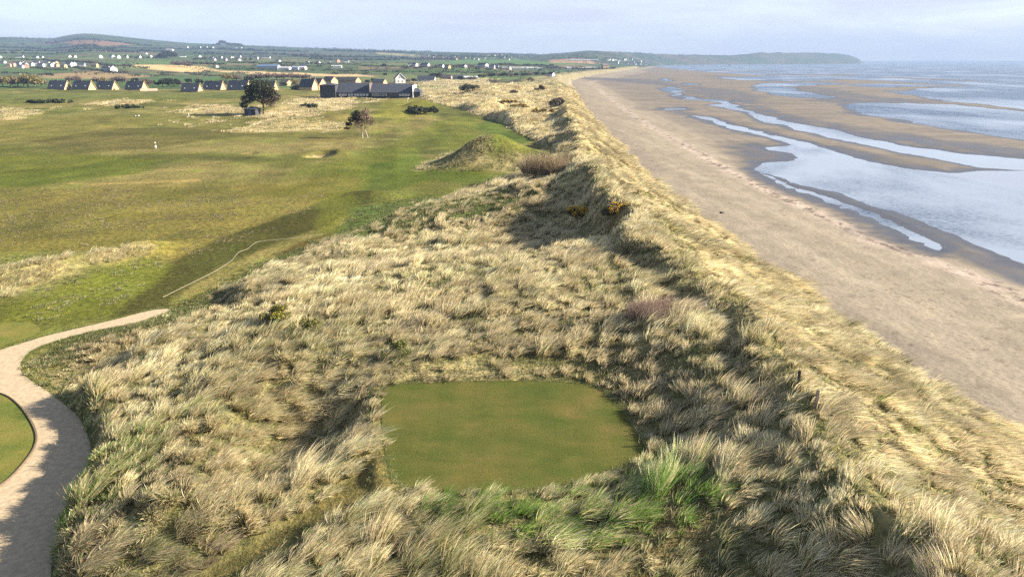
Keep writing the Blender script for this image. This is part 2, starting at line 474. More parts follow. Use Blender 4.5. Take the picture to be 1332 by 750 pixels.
def leaf_mat(name, transl=0.3, attr="Col"):
    m, nt, out = new_mat(name); g = N(nt)
    a = g.n('ShaderNodeAttribute', attribute_name=attr)
    d = g.n('ShaderNodeBsdfPrincipled'); d.inputs['Roughness'].default_value = 0.65; d.inputs['Specular IOR Level'].default_value = 0.25
    t = g.n('ShaderNodeBsdfTranslucent')
    g.l(a.outputs['Color'], d.inputs['Base Color']); g.l(a.outputs['Color'], t.inputs['Color'])
    mx = g.n('ShaderNodeMixShader'); mx.inputs[0].default_value = transl
    g.l(d.outputs[0], mx.inputs[1]); g.l(t.outputs[0], mx.inputs[2]); g.l(mx.outputs[0], out.inputs['Surface'])
    return m

def ground_mat():
    m, nt, out = new_mat('turf_and_soil'); g = N(nt)
    a = g.n('ShaderNodeAttribute', attribute_name='Col'); pos = g.n('ShaderNodeNewGeometry').outputs['Position']
    n1 = g.noise(pos, 1.6, 6, 0.65); n2 = g.noise(pos, 0.16, 5, 0.6); n3 = g.noise(pos, 7.0, 3, 0.6)
    c = g.mix(1.0, a.outputs['Color'], g.ramp(n1, [(0.32, (0.5,0.54,0.5)), (0.52, (1,1,1)), (0.72, (1.65,1.52,1.35))]), 'MULTIPLY')
    c = g.mix(1.0, c, g.ramp(n2, [(0.3, (0.8,0.86,0.78)), (0.7, (1.2,1.14,1.15))]), 'MULTIPLY')
    c = g.mix(0.7, c, g.ramp(n3, [(0.35, (0.7,0.7,0.7)), (0.65, (1.3,1.3,1.25))]), 'MULTIPLY')
    b = g.n('ShaderNodeBsdfPrincipled'); b.inputs['Roughness'].default_value = 0.95; b.inputs['Specular IOR Level'].default_value = 0.05
    g.l(c, b.inputs['Base Color'])
    h = g.math('ADD', n1, g.math('MULTIPLY', n3, 0.4))
    g.l(g.bump(h, 0.7, 0.28), b.inputs['Normal'])
    g.l(b.outputs[0], out.inputs['Surface']); return m

def turf_mat(name, c1, c2, c3):
    m, nt, out = new_mat(name); g = N(nt)
    pos = g.n('ShaderNodeNewGeometry').outputs['Position']
    st = g.mapping(pos, (0.28, 0.55, 1))
    n1 = g.noise(st, 0.9, 6, 0.62, 0.6); n2 = g.noise(pos, 9.0, 4, 0.7); n3 = g.noise(pos, 40.0, 3, 0.7); n4 = g.noise(pos, 0.45, 3, 0.5)
    c = g.ramp(n1, [(0.3, c1), (0.5, c2), (0.7, c3)])
    c = g.mix(1.0, c, g.ramp(n2, [(0.3, (0.78,0.8,0.76)), (0.7, (1.22,1.2,1.2))]), 'MULTIPLY')
    c = g.mix(1.0, c, g.ramp(n3, [(0.3, (0.7,0.72,0.7)), (0.7, (1.3,1.28,1.25))]), 'MULTIPLY')
    c = g.mix(1.0, c, g.ramp(n4, [(0.35, (0.85,0.95,0.85)), (0.65, (1.18,1.05,1.1))]), 'MULTIPLY')
    wv = g.n('ShaderNodeTexWave'); wv.inputs['Scale'].default_value = 0.16; wv.inputs['Distortion'].default_value = 1.2; wv.inputs['Detail'].default_value = 2; g.l(pos, wv.inputs['Vector'])
    c = g.mix(1.0, c, g.ramp(wv.outputs['Fac'], [(0.35, (0.975,0.98,0.975)), (0.65, (1.03,1.025,1.02))]), 'MULTIPLY')
    b = g.n('ShaderNodeBsdfPrincipled'); b.inputs['Roughness'].default_value = 0.95; b.inputs['Specular IOR Level'].default_value = 0.05
    g.l(c, b.inputs['Base Color']); g.l(g.bump(g.math('ADD', n3, n2), 0.5, 0.05), b.inputs['Normal'])
    g.l(b.outputs[0], out.inputs['Surface']); return m

def sand_mat():
    m, nt, out = new_mat('beach_sand'); g = N(nt)
    a = g.n('ShaderNodeAttribute', attribute_name='Col'); pos = g.n('ShaderNodeNewGeometry').outputs['Position']
    n1 = g.noise(pos, 0.22, 5, 0.6); n2 = g.noise(pos, 2.2, 5, 0.65)
    st = g.noise(g.mapping(pos, (0.55, 0.06, 1), (0, 0, 0.02)), 1.0, 5, 0.6, 0.4)
    vo = g.n('ShaderNodeTexVoronoi'); vo.inputs['Scale'].default_value = 1.5; g.l(pos, vo.inputs['Vector'])
    dots = g.ramp(vo.outputs['Distance'], [(0.10, (0.62,0.60,0.58)), (0.3, (1,1,1))])
    c = g.mix(1.0, a.outputs['Color'], g.ramp(n1, [(0.3, (0.86,0.86,0.87)), (0.7, (1.14,1.13,1.12))]), 'MULTIPLY')
    c = g.mix(1.0, c, g.ramp(n2, [(0.3, (0.88,0.88,0.88)), (0.7, (1.12,1.12,1.12))]), 'MULTIPLY')
    c = g.mix(1.0, c, g.ramp(st, [(0.3, (0.88,0.88,0.89)), (0.7, (1.12,1.12,1.11))]), 'MULTIPLY')
    al = a.outputs['Alpha']                      # 1 dry .. 0 wet
    c = g.mix(g.math('MULTIPLY', al, 0.75), c, g.mix(1.0, c, dots, 'MULTIPLY'))
    b = g.n('ShaderNodeBsdfPrincipled')
    g.l(c, b.inputs['Base Color'])
    g.l(g.rng(al, 0.0, 0.6, 0.42, 0.95), b.inputs['Roughness'])
    g.l(g.rng(al, 0.0, 0.6, 0.22, 0.06), b.inputs['Specular IOR Level'])
    bm = g.n('ShaderNodeBump'); bm.inputs['Distance'].default_value = 0.12
    g.l(g.rng(al, 0.0, 1.0, 0.05, 0.5), bm.inputs['Strength'])
    g.l(g.math('ADD', n2, g.math('MULTIPLY', vo.outputs['Distance'], 0.6)), bm.inputs['Height'])
    g.l(bm.outputs['Normal'], b.inputs['Normal'])
    g.l(b.outputs[0], out.inputs['Surface']); return m

def water_mat():
    m, nt, out = new_mat('sea_water'); g = N(nt)
    pos = g.n('ShaderNodeNewGeometry').outputs['Position']
    patch = g.noise(g.mapping(pos, (0.010, 0.006, 1), (0, 0, 0.25)), 1.0, 5, 0.6, 0.5)
    rip = g.rng(patch, 0.45, 0.62, 0.0, 1.0)
    sx = g.n('ShaderNodeSeparateXYZ'); g.l(pos, sx.inputs[0])
    off = g.rng(g.math('SUBTRACT', sx.outputs[1], g.math('MULTIPLY', sx.outputs[0], 0.0)), 300, 560, 0.0, 1.0)
    rip = g.math('MAXIMUM', rip, g.math('MULTIPLY', off, g.rng(patch, 0.36, 0.5, 0.25, 1.0)))
    wv = g.n('ShaderNodeTexNoise'); wv.inputs['Scale'].default_value = 1.0; wv.inputs['Detail'].default_value = 3
    g.l(g.mapping(pos, (0.9, 1.5, 1), (0, 0, 0.5)), wv.inputs['Vector'])
    def vmath(op, p, q):
        x = g.n('ShaderNodeVectorMath'); x.operation = op
        for so_, va in ((x.inputs[0], p), (x.inputs[1], q)):
            if hasattr(va, 'is_linked'): g.l(va, so_)
            else: so_.default_value = va
        return x.outputs[0]
    amp = g.n('ShaderNodeCombineXYZ'); ka = g.math('ADD', g.math('MULTIPLY', rip, 1.9), 0.03)
    g.l(ka, amp.inputs[0]); g.l(ka, amp.inputs[1])
    tilt = vmath('MULTIPLY', vmath('SUBTRACT', wv.outputs['Color'], (0.5, 0.5, 0.5)), amp.outputs[0])
    nrm = vmath('NORMALIZE', vmath('ADD', tilt, (0, 0, 1)), (0, 0, 0))
    b = g.n('ShaderNodeBsdfPrincipled'); b.inputs['IOR'].default_value = 1.33
    g.l(g.rng(rip, 0, 1, 0.05, 0.2), b.inputs['Roughness'])
    g.l(g.mix(rip, (0.15, 0.172, 0.205), (0.006, 0.016, 0.036)), b.inputs['Base Color'])  # calm patches get a paler base colour in place of stronger sky reflection
    g.l(nrm, b.inputs['Normal'])
    g.l(b.outputs[0], out.inputs['Surface']); return m

M = {}
M['ground'] = ground_mat()
M['sand'] = sand_mat()
M['water'] = water_mat()
M['grass'] = leaf_mat('marram_blades', 0.45)
M['leaf'] = leaf_mat('leaves', 0.22)
M['tee'] = turf_mat('mown_tee_turf', (0.040,0.050,0.012), (0.054,0.060,0.015), (0.072,0.066,0.021))
M['lawn'] = turf_mat('mown_lawn', (0.060,0.075,0.018), (0.085,0.092,0.022), (0.115,0.105,0.03))
M['path'] = simple_mat('gravel_path', (0.272,0.217,0.142), 0.95, 0.2, 3.0, 0.25, 0.1)
M['edging'] = simple_mat('timber_edging', (0.10,0.075,0.05), 0.9, 0.3, 6)
M['bark'] = simple_mat('bark', (0.12,0.085,0.06), 0.95, 0.4, 4, 0.4)
M['palebark'] = simple_mat('pale_bark', (0.30,0.25,0.20), 0.95, 0.4, 4, 0.4)
M['slate'] = simple_mat('slate_roof', (0.024,0.028,0.040), 0.75, 0.35, 1.2)
M['brownroof'] = simple_mat('brown_tiled_roof', (0.085,0.07,0.062), 0.8, 0.35, 1.2)
M['cream'] = simple_mat('cream_render', (0.31,0.222,0.112), 0.9, 0.08, 0.7)
M['peach'] = simple_mat('peach_render', (0.40,0.265,0.135), 0.9, 0.1, 0.7)
M['white'] = simple_mat('white_render', (0.46,0.455,0.43), 0.9, 0.05, 0.7)
M['grey'] = simple_mat('grey_render', (0.30,0.30,0.31), 0.9, 0.1, 0.7)
M['brick'] = simple_mat('pink_brick', (0.33,0.19,0.14), 0.9, 0.15, 0.7)
M['dark'] = simple_mat('dark_boarding', (0.03,0.033,0.04), 0.8, 0.3, 1.5)
M['glass'] = simple_mat('window_glass', (0.03,0.035,0.045), 0.12, 0.2, 1.0, 0, 0.6)
M['frame'] = simple_mat('white_frame', (0.6,0.6,0.58), 0.6, 0.05, 1.0)
M['post'] = simple_mat('weathered_post', (0.20,0.16,0.12), 0.95, 0.4, 9, 0.3)
M['darkpost'] = simple_mat('dark_post', (0.05,0.04,0.033), 0.95, 0.4, 9, 0.3)
M['rope'] = simple_mat('pale_rope', (0.22,0.20,0.145), 0.9, 0.15, 3)
M['paint'] = simple_mat('white_paint', (0.55,0.55,0.53), 0.5, 0.04, 3)
M['bluemetal'] = simple_mat('blue_metal_roof', (0.06,0.10,0.17), 0.5, 0.15, 1)
M['stone'] = simple_mat('dune_stone', (0.30,0.25,0.2), 0.9, 0.3, 4)
M['bunkersand'] = simple_mat('bunker_sand', (0.40,0.30,0.18), 0.95, 0.1, 3, 0.2, 0.1)

# ------------------------------------------------------------------ ground and beach: one fan-shaped sheet to the horizon
def rows():
    out = [-12.0]; 
    while out[-1] < 30000:
        y = out[-1]
        if y < 12: st = 0.4
        else: st = min(0.008 * y + 0.05, max(0.13, y * y / 25500.0 * 1.0))
        if y > 6500: st = 0.03 * y
        out.append(y + st)
    return np.array(out)
YR = rows()
BC = np.linspace(-1.22, 1.32, 880)
GX = BC[None, :] * (YR[:, None] + 30.0)
GY = np.repeat(YR[:, None], len(BC), 1)
GLAND, GHEAD, GD = landH(GX, GY)
GB = np.full(GX.shape, -1.0); GS = np.full(GX.shape, 30.0); GSS = np.full(GX.shape, 60.0)
bi = np.nonzero((GD < 2.0).ravel())[0]
zb_, s_, ss_ = beachH(GX.ravel()[bi], GY.ravel()[bi], GD.ravel()[bi])
GB.ravel()[bi] = zb_; GS.ravel()[bi] = s_; GSS.ravel()[bi] = ss_
GZ = np.where(GD >= 0, GLAND, GB)
GZ = np.maximum(GZ, GHEAD)

C = lambda *a: np.array(a, float)
def mixc(base, col, w): return base * (1 - w[..., None]) + np.asarray(col) * w[..., None]

PATCHES = [  # polygon in the photograph, colour, strength, soft edge in metres
 ([(-60,205),(60,200),(150,203),(210,207),(195,222),(120,232),(40,243),(-60,262)], (0.085,0.102,0.018), 0.85, 5),
 ([(40,183),(120,170),(260,165),(345,163),(330,176),(240,186),(205,194),(120,200),(60,200)], (0.075,0.072,0.028), 0.8, 5),
 ([(-80,160),(120,150),(280,152),(180,164),(60,180),(-80,200)], (0.125,0.12,0.042), 0.7, 6),
 ([(-60,235),(60,222),(160,205),(200,212),(230,206),(200,222),(80,238),(-60,258)], (0.060,0.085,0.016), 0.6, 3),
 ([(-60,245),(150,243),(260,238),(430,240),(470,255),(430,290),(330,320),(270,345),(180,335),(60,330),(-60,340)], (0.122,0.112,0.036), 0.8, 4),
 ([(90,238),(260,233),(262,236),(190,238.6),(92,240)], (0.27,0.21,0.10), 0.55, 0.8),
 ([(138,414),(180,368),(232,330),(296,304),(374,280),(436,252),(490,236),(486,262),(430,292),(356,318),(298,344),(232,388),(208,408)], (0.040,0.043,0.014), 0.95, 1.8),
 ([(215,404),(260,380),(330,345),(390,315),(440,300),(425,308),(380,330),(320,362),(262,392),(235,404)], (0.060,0.047,0.015), 0.9, 1.2),
 ([(0,400),(60,385),(120,350),(200,330),(230,345),(190,380),(150,408),(90,420),(0,420)], (0.105,0.125,0.024), 0.8, 2.5),
 ([(330,250),(430,225),(560,205),(640,225),(560,240),(470,250),(430,262)], (0.095,0.098,0.024), 0.8, 5),
 ([(380,225),(470,200),(560,160),(600,150),(640,165),(620,185),(560,190),(520,215),(450,232)], (0.085,0.105,0.022), 0.8, 6),
 ([(520,205),(575,190),(588,170),(570,155),(558,160),(566,175),(545,193)], (0.060,0.078,0.018), 0.7, 5),
 ([(480,215),(540,200),(620,222),(690,228),(660,238),(560,236),(470,252)], (0.055,0.090,0.016), 0.75, 4),
 ([(640,150),(690,176),(670,186),(640,176),(620,160)], (0.050,0.090,0.016), 0.8, 5),
 ([(410,260),(450,245),(470,262),(440,300),(415,308)], (0.090,0.105,0.018), 0.6, 2),
 ([(445,300),(470,268),(560,256),(660,248),(690,255),(640,282),(560,292),(500,305),(440,312)], (0.055,0.082,0.018), 0.9, 2.5),
 ([(300,150),(420,138),(470,150),(440,170),(330,175)], (0.125,0.115,0.045), 0.6, 6),
 ([(120,150),(300,140),(420,150),(440,185),(300,170)], (0.105,0.11,0.036), 0.5, 8),
 ([(-60,120),(330,119),(330,128),(-60,130)], (0.085,0.105,0.034), 0.8, 10),
 ([(500,130),(545,130),(570,142),(520,160),(480,150)], (0.13,0.135,0.032), 0.8, 5),
 ([(396,180),(470,178),(470,182),(400,185)], (0.12,0.085,0.035), 0.4, 3),
]
PATCH_W = [(gpoly(p), c, s, f) for p, c, s, f in PATCHES]
PATCH_W = [(p, tuple(np.array(c) * (0.80, 0.75, 0.58)), s, f) for p, c, s, f in PATCH_W]
FIELDS = [
 ([(158,84),(215,84.5),(262,86.5),(285,92),(240,94.5),(190,89),(160,87)], (0.46,0.34,0.17)),
 ([(285,92),(420,96),(485,98.5),(485,100),(400,99),(285,94)], (0.40,0.30,0.17)),
 ([(48,98),(130,93),(200,99),(160,102.5),(60,102)], (0.22,0.165,0.09)),
 ([(640,70),(720,82),(760,84),(700,86),(560,84),(600,77)], (0.07,0.13,0.04)),
 ([(715,78),(775,81),(775,83.5),(715,82)], (0.24,0.16,0.10)),
 ([(490,68),(560,72),(640,73.5),(560,75),(490,71)], (0.20,0.18,0.09)),
 ([(60,47.5),(85,45.8),(100,43.5),(128,43.5),(160,46),(200,51),(180,58),(130,60),(90,58),(70,52)], (0.165,0.095,0.055)),
]
FIELD_W = [(gpoly(p), tuple(k * 0.74 for k in c)) for p, c in FIELDS]
GRASSY_PX = [   # straw hummocks standing in the golf course
 [(-60,372),(-20,352),(60,342),(130,326),(190,317),(205,325),(150,340),(80,362),(20,385),(-60,400)],
 [(335,150),(360,138),(385,128),(430,124),(462,132),(455,140),(420,150),(350,160)],
 [(290,172),(330,158),(400,158),(455,160),(440,170),(360,172)],
 [(232,147),(250,137),(300,138),(322,145),(320,150),(260,150)],
 [(108,137),(120,132),(165,130),(196,130),(190,134),(140,138)],
 [(540,222),(590,194),(640,192),(700,200),(770,215),(700,222),(640,222)],
 [(-60,142),(20,140),(60,146),(20,156),(-60,158)],
 [(552,103),(640,103),(640,118),(560,124),(546,118)],
]
GRASSY = [gpoly(p) for p in GRASSY_PX]
GREENPATCH = gpoly([(445,300),(470,268),(560,256),(660,248),(700,256),(640,282),(560,292),(500,305),(430,318)])
MOSS = gpoly([(850,655),(905,642),(938,682),(930,750),(900,800),(840,800),(812,730)])
BRIGHT = gpoly([(545,652),(620,644),(700,642),(800,624),(845,600),(905,600),(945,640),(915,690),(830,715),(700,712),(600,700),(540,695)])
GULLY = gpoly([(788,340),(796,345),(822,420),(840,455),(834,460),(813,430)])

TRACKS = [gpoly(p) for p in ([(832,262),(868,310),(905,350),(950,395),(985,432),(1012,470),(1032,515),(1062,560),(1095,600)], [(793,338),(800,360),(815,400),(828,440),(836,466)], [(860,470),(915,494),(985,508)], [(700,330),(640,352),(560,374),(470,384),(420,392)], [(560,480),(640,470),(720,474),(790,486)])]
def dune_w(X, Y, d=None):
    """1 where marram grass grows"""
    if d is None: d = Xf(Y) - X
    inland = sstep(-0.6, 1.2, X - XLf(Y) + 1.6 * fbm(X / 5.0, Y / 5.0, 91, 3))
    w = inland * (d > -0.4) * (Y < 2600)
    return w

def ground_colours(X, Y, d):
    n1 = fbm(X / 18.0, Y / 22.0, 101, 4); n2 = fbm(X / 5.0, Y / 6.0, 103, 3); n3 = fbm(X / 60.0, Y / 90.0, 105, 3)
    base = mixc(np.broadcast_to(C(0.074, 0.079, 0.018), X.shape + (3,)).copy(), (0.118, 0.100, 0.036), sstep(-0.45, 0.6, n1 + 0.5 * n3))
    base = mixc(base, (0.082, 0.098, 0.022), 0.5 * sstep(0.1, 0.8, n2 - 0.4 * n1))
    # mown streaks of the far fairways
    st = fbm(X / 90.0, Y / 14.0, 107, 3)
    base = mixc(base, (0.046, 0.049, 0.014), 0.7 * sstep(0.15, 0.6, st) * sstep(110, 180, Y))
    base = mixc(base, (0.125, 0.107, 0.042), 0.5 * sstep(0.2, 0.65, -st) * sstep(110, 180, Y))
    near = Y < 800
    wob = 1.2 * fbm(X / 6.0, Y / 8.0, 109, 3)
    for poly, c, s, f in PATCH_W:
        sd = sdf(X, Y, poly, f * 2 + 2) + wob * min(f, 4) * 0.35
        base = mixc(base, c, s * (1 - sstep(-0.6 * f, f * 0.4, sd)))
    stripe = sstep(-0.35, 0.35, np.sin((X + 0.16 * Y) * 2 * math.pi / 12.0)) * 2 - 1
    lane = sstep(-75, -62, X) * (1 - sstep(-22, -8, X)) * sstep(120, 150, Y) * (1 - sstep(330, 380, Y))
    base = base * (1 + 0.20 * n2 + 0.14 * n1 + 0.09 * stripe * lane)[..., None]
    base = mixc(base, (0.046, 0.056, 0.013), 0.4 * sstep(0.25, 0.7, fbm(X / 9.0, Y / 13.0, 117, 4)) * (Y < 700))
    # dune floor
    dw = dune_w(X, Y, d)
    soil = mixc(np.broadcast_to(C(0.105, 0.098, 0.042), X.shape + (3,)).copy(), (0.21, 0.18, 0.09), sstep(-0.2, 0.6, fbm(X / 3.0, Y / 3.5, 111, 3)))
    farstraw = mixc(np.broadcast_to(C(0.36, 0.295, 0.165), X.shape + (3,)).copy(), (0.13, 0.10, 0.055), 0.8 * sstep(0.05, 0.55, fbm(X / 14.0, Y / 22.0, 113, 4)))
    farstraw = mixc(farstraw, (0.09, 0.10, 0.035), 0.8 * sstep(0.2, 0.6, fbm(X / 20.0, Y / 26.0, 115, 3)))
    soil = soil * (1 - sstep(120, 300, Y))[..., None] + farstraw * sstep(120, 300, Y)[..., None]
    base = mixc(base, soil, dw) if False else base * (1 - dw[..., None]) + soil * dw[..., None]
    for G in GRASSY:
        g = 1 - sstep(-3, 2, sdf(X, Y, G, 6) + 2 * wob)
        base = mixc(base, (0.27, 0.22, 0.115), 0.75 * g)
    gp = 1 - sstep(-2, 1.5, sdf(X, Y, GREENPATCH, 5) + wob)
    base = mixc(base, (0.055, 0.078, 0.02), 0.9 * gp)
    ms = 1 - sstep(-1, 0.6, sdf(X, Y, MOSS, 4) + 0.6 * wob)
    base = mixc(base, (0.13, 0.085, 0.04), 0.6 * ms)
    ps = 1 - sstep(-0.6, 0.4, sdf(X, Y, PASS, 3) + 0.5 * wob)
    base = mixc(base, (0.095, 0.080, 0.028), 0.85 * ps)
    # bunkers
    for cx, cy, r in ((-49.2, 184, 3.7), (-69, 190, 1.8)):
        rr = np.sqrt((X - cx) ** 2 + (Y - cy) ** 2) / r
        base = mixc(base, (0.38, 0.285, 0.17) if r > 3 else (0.16, 0.10, 0.06), (1 - sstep(0.8, 1.08, rr)))
    # farmland: fields of many colours
    fw = sstep(600, 680, Y) * (d > 0)
    sy = 95 + 0.045 * Y
    wx = X + 70 * fbm(X / 300.0, Y / 300.0, 121, 2) + 0.35 * Y; wy = Y + 60 * fbm(X / 340.0, Y / 260.0, 123, 2) - 0.15 * X
    iy = np.floor(wy / 150.0); ix = np.floor((wx + 97 * _hash(iy, iy * 0, 7)) / (190.0 + 90 * _hash(iy, iy * 0 + 3, 9)))
    h = _hash(ix, iy, 131)
    pal = 0.78 * np.array([(0.055,0.095,0.030),(0.075,0.115,0.038),(0.050,0.080,0.032),(0.10,0.115,0.05),(0.045,0.075,0.03),(0.13,0.105,0.06),(0.085,0.125,0.045),(0.065,0.08,0.04),(0.05,0.10,0.035),(0.09,0.085,0.05)])
    fc = pal[np.clip((h * len(pal)).astype(int), 0, len(pal) - 1)]
    scrub = sstep(0.15, 0.5, fbm(X / 160.0, Y / 110.0, 125, 4))
    fc = mixc(fc, (0.05, 0.05, 0.032), 0.85 * scrub * (1 - sstep(2500, 3800, Y)))
    base = base * (1 - fw[..., None]) + fc * fw[..., None]
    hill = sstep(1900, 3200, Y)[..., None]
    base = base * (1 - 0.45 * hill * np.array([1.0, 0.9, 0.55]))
    # last dunes by the far beach
    dd = (1 - sstep(25, 60, d)) * sstep(650, 750, Y) * (Y < 3000)
    base = base * (1 - dd[..., None]) + np.asarray((0.165, 0.145, 0.09)) * dd[..., None]
    for poly, c in FIELD_W:
        sd = sdf(X, Y, poly, 30)
        base = mixc(base, c, 1 - sstep(-10, 10, sd))
    # headland turf
    hw = (GHEAD > 1) if X.shape == GHEAD.shape else np.zeros(X.shape, bool)
    ht = mixc(np.broadcast_to(C(0.030, 0.045, 0.028), X.shape + (3,)).copy(), (0.055, 0.052, 0.038), sstep(-0.1, 0.4, fbm(X / 300.0, Y / 300.0, 127, 3)))
    base = np.where(hw[..., None], ht, base)
    return base

def beach_colours(X, Y, d_in, z, s, ss):
    d = -d_in
    n1 = fbm(X / 7.0, Y / 16.0, 141, 4); n2 = fbm(X / 2.2, Y / 3.0, 143, 3)
    dry = C(0.178, 0.153, 0.113)
    base = np.broadcast_to(dry, X.shape + (3,)).copy()
    base = mixc(base, (0.155, 0.132, 0.102), 0.5 * sstep(-0.2, 0.6, n1))
    base = base * (1 + 0.13 * fbm(X / 5.5 + 0.02 * Y, Y / 80.0, 144, 4))[..., None]
    # band of coarse shingle at the foot of the dunes
    w = (1 - sstep(2, 10, d + 3 * n1)) * sstep(0, 1, d)
    base = mixc(base, (0.13, 0.11, 0.088), 0.6 * w)
    # strand line of pale shells and dark weed
    xl = np.interp(Y, [-20, 60, 98, 115, 161, 234, 331, 570, 1000, 2000], [59, 60.5, 62, 58.6, 57.5, 58, 61, 75, 105, 360])
    e = X - xl + 1.2 * fbm(Y / 14.0, Y * 0, 145, 3)
    sh = np.exp(-(e / 2.3) ** 2) * (0.55 + 0.45 * n2)
    base = mixc(base, (0.27, 0.225, 0.185), np.clip(sh * 1.3, 0, 1) * 0.9)
    weed = np.exp(-((e + 0.8 * n1) / 1.6) ** 2) * sstep(0.25, 0.5, fbm(X / 0.8, Y / 1.6, 147, 3))
    base = mixc(base, (0.075, 0.055, 0.045), np.clip(weed * 1.4, 0, 1) * 0.9)
    weed2 = sstep(0.62, 0.85, fbm(X / 0.9, Y / 1.2, 149, 3)) * (1 - sstep(22, 28, d))
    base = mixc(base, (0.09, 0.065, 0.05), weed2 * 0.5)
    # wetness
    lvl = z + 0.035 * fbm(X / 25.0, Y / 12.0, 151, 3)
    wet = 1 - sstep(0.06, 0.24, lvl)
    e2 = e - 6.5 + 1.5 * n1
    band = sstep(-1, 2, e2) * (1 - sstep(0.25, 0.7, z))
    drk = sstep(-0.05, 0.45, fbm(X / 60.0, Y / 16.0, 153, 4)) * sstep(40, 50, d) * 0.3
    drk = np.maximum(drk, sstep(350, 900, Y) * sstep(60, 160, d) * (0.32 + 0.3 * fbm(X / 120, Y / 30, 157, 3)))
    for W_ in WET:
        f = np.clip(Y / 90.0, 1.0, 12.0)
        wet = np.maximum(wet, (1 - sstep(-2.0, 2.5, (sdf(X, Y, W_, 30) + 1.5 * f * fbm(X / 20, Y / 9, 159, 3)) / f)) * (0.8 + 0.2 * n1))
    wet = np.clip(np.maximum(wet, np.maximum(0.45 * band, drk)), 0, 1)
    flat_c = mixc(np.broadcast_to(C(0.185, 0.158, 0.122), X.shape + (3,)).copy(), (0.145, 0.126, 0.100), sstep(-0.3, 0.5, fbm(X / 30.0, Y / 10.0, 155, 4)))
    fl = sstep(30, 42, d)
    base = base * (1 - fl[..., None]) + flat_c * fl[..., None]
    base = mixc(base, (0.030, 0.030, 0.034), wet * 0.95)
    return base, np.clip(1 - wet * 1.05, 0, 1)

def build_ground():
    X, Y, d = GX, GY, GD
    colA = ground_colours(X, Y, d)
    cb, dryA = beach_colours(X.ravel()[bi], Y.ravel()[bi], d.ravel()[bi], zb_, s_, ss_)
    nr, nc = X.shape
    co = np.stack([X, Y, GZ], -1).reshape(-1, 3)
    colL = colA.reshape(-1, 3)
    colB = np.zeros((nr * nc, 4)); colB[:, 3] = 1; colB[bi, :3] = cb; colB[bi, 3] = dryA
    i = np.arange(nr * nc).reshape(nr, nc)
    quads = np.stack([i[:-1, :-1], i[:-1, 1:], i[1:, 1:], i[1:, :-1]], -1).reshape(-1, 4)
    dm = 0.25 * (d[:-1, :-1] + d[:-1, 1:] + d[1:, 1:] + d[1:, :-1])
    hm = np.maximum.reduce([GHEAD[:-1, :-1], GHEAD[:-1, 1:], GHEAD[1:, 1:], GHEAD[1:, :-1]])
    beach = ((dm < 0) & (hm < 0.3)).ravel(); head = ((dm < 0) & (hm >= 0.3)).ravel()
    for name, mask, cols, mat in (('ground', ~beach & ~head, colL, M['ground']), ('headland', head, colL, M['ground']), ('beach', beach, colB, M['sand'])):
        q = quads[mask]
        used = np.unique(q); mp = np.full(nr * nc, -1, np.int64); mp[used] = np.arange(len(used))
        o = link_mesh(name, np_mesh(name, co[used], quads=mp[q], cols=cols[used], smooth=True), mat)
        tag(o, kind='structure')
        o['label'] = {'ground': 'golf links turf, dune floor and farmland rolling back to the hills', 'headland': 'long low grassy headland reaching into the sea at the horizon',
                      'beach': 'wide sandy beach with strand line and wet tidal flats'}[name]
    q = [(-3000, -300), (90000, -300), (90000, 120000), (-3000, 120000)]
    mb = MB().add([(x, y, 0.0) for x, y in q], [(0, 1, 2, 3)])
    o = mb.build('sea', M['water']); tag(o, 'calm blue sea and the tidal creeks and pools left on the flats', kind='structure')
build_ground()

def flat_area(name, poly, z, mat, thick=0.0, parent=None):
    bm = bmesh.new()
    vs = [bm.verts.new((x, y, z)) for x, y in poly]
    f = bm.faces.new(vs)
    if f.normal.z < 0 or (f.normal_update() or f.normal.z < 0): f.normal_flip()
    bmesh.ops.triangulate(bm, faces=[f])
    me = bpy.data.meshes.new(name); bm.to_mesh(me); bm.free()
    return link_mesh(name, me, mat, parent)

tag(flat_area('tee', TEE, TEE_Z + 0.03, M['tee']), 'closely mown raised tee platform among the long dune grass', kind='structure')
tag(flat_area('path', PATH, PATH_Z + 0.03, M['path']), 'winding pale gravel path at the edge of the dunes', kind='structure')
tag(flat_area('lawn', LAWN, PATH_Z + 0.075, M['lawn']), 'round mown lawn inside the bend of the gravel path', kind='structure')
def edging():
    mb = MB(); n = len(LAWN)
    ctr = LAWN.mean(0)
    for i in range(n):
        a, b = LAWN[i], LAWN[(i + 1) % n]
        oa = a + (a - ctr) / np.linalg.norm(a - ctr) * 0.12; ob = b + (b - ctr) / np.linalg.norm(b - ctr) * 0.12
        z0, z1 = PATH_Z - 0.05, PATH_Z + 0.15
        mb.add([(*a, z0), (*b, z0), (*ob, z0), (*oa, z0), (*a, z1), (*b, z1), (*ob, z1), (*oa, z1)], [(0,3,2,1),(4,5,6,7),(0,1,5,4),(2,3,7,6)])
    o = mb.build('lawn_edging', M['edging']); tag(o, 'dark timber edging board curving round the lawn beside the path', 'edging')
edging()
# mown green on the far side of the path
GREEN_L = smooth_poly(gpoly([(-60,424),(0,420),(38,420),(52,428),(44,437),(0,452),(-60,472)]), 5)
go = flat_area('mown_green', GREEN_L, 0.0, M['lawn'])
for v in go.data.vertices: v.co.z = H1(v.co.x, v.co.y) + 0.06
tag(go, 'small mown green above the bend of the gravel path', kind='structure')

# ------------------------------------------------------------------ grass
def normals(X, Y, e=0.6):
    zx = (H(X + e, Y) - H(X - e, Y)) / (2 * e); zy = (H(X, Y + e) - H(X, Y - e)) / (2 * e)
    n = np.stack([-zx, -zy, np.ones_like(zx)], -1)
    return n / np.linalg.norm(n, axis=-1, keepdims=True)

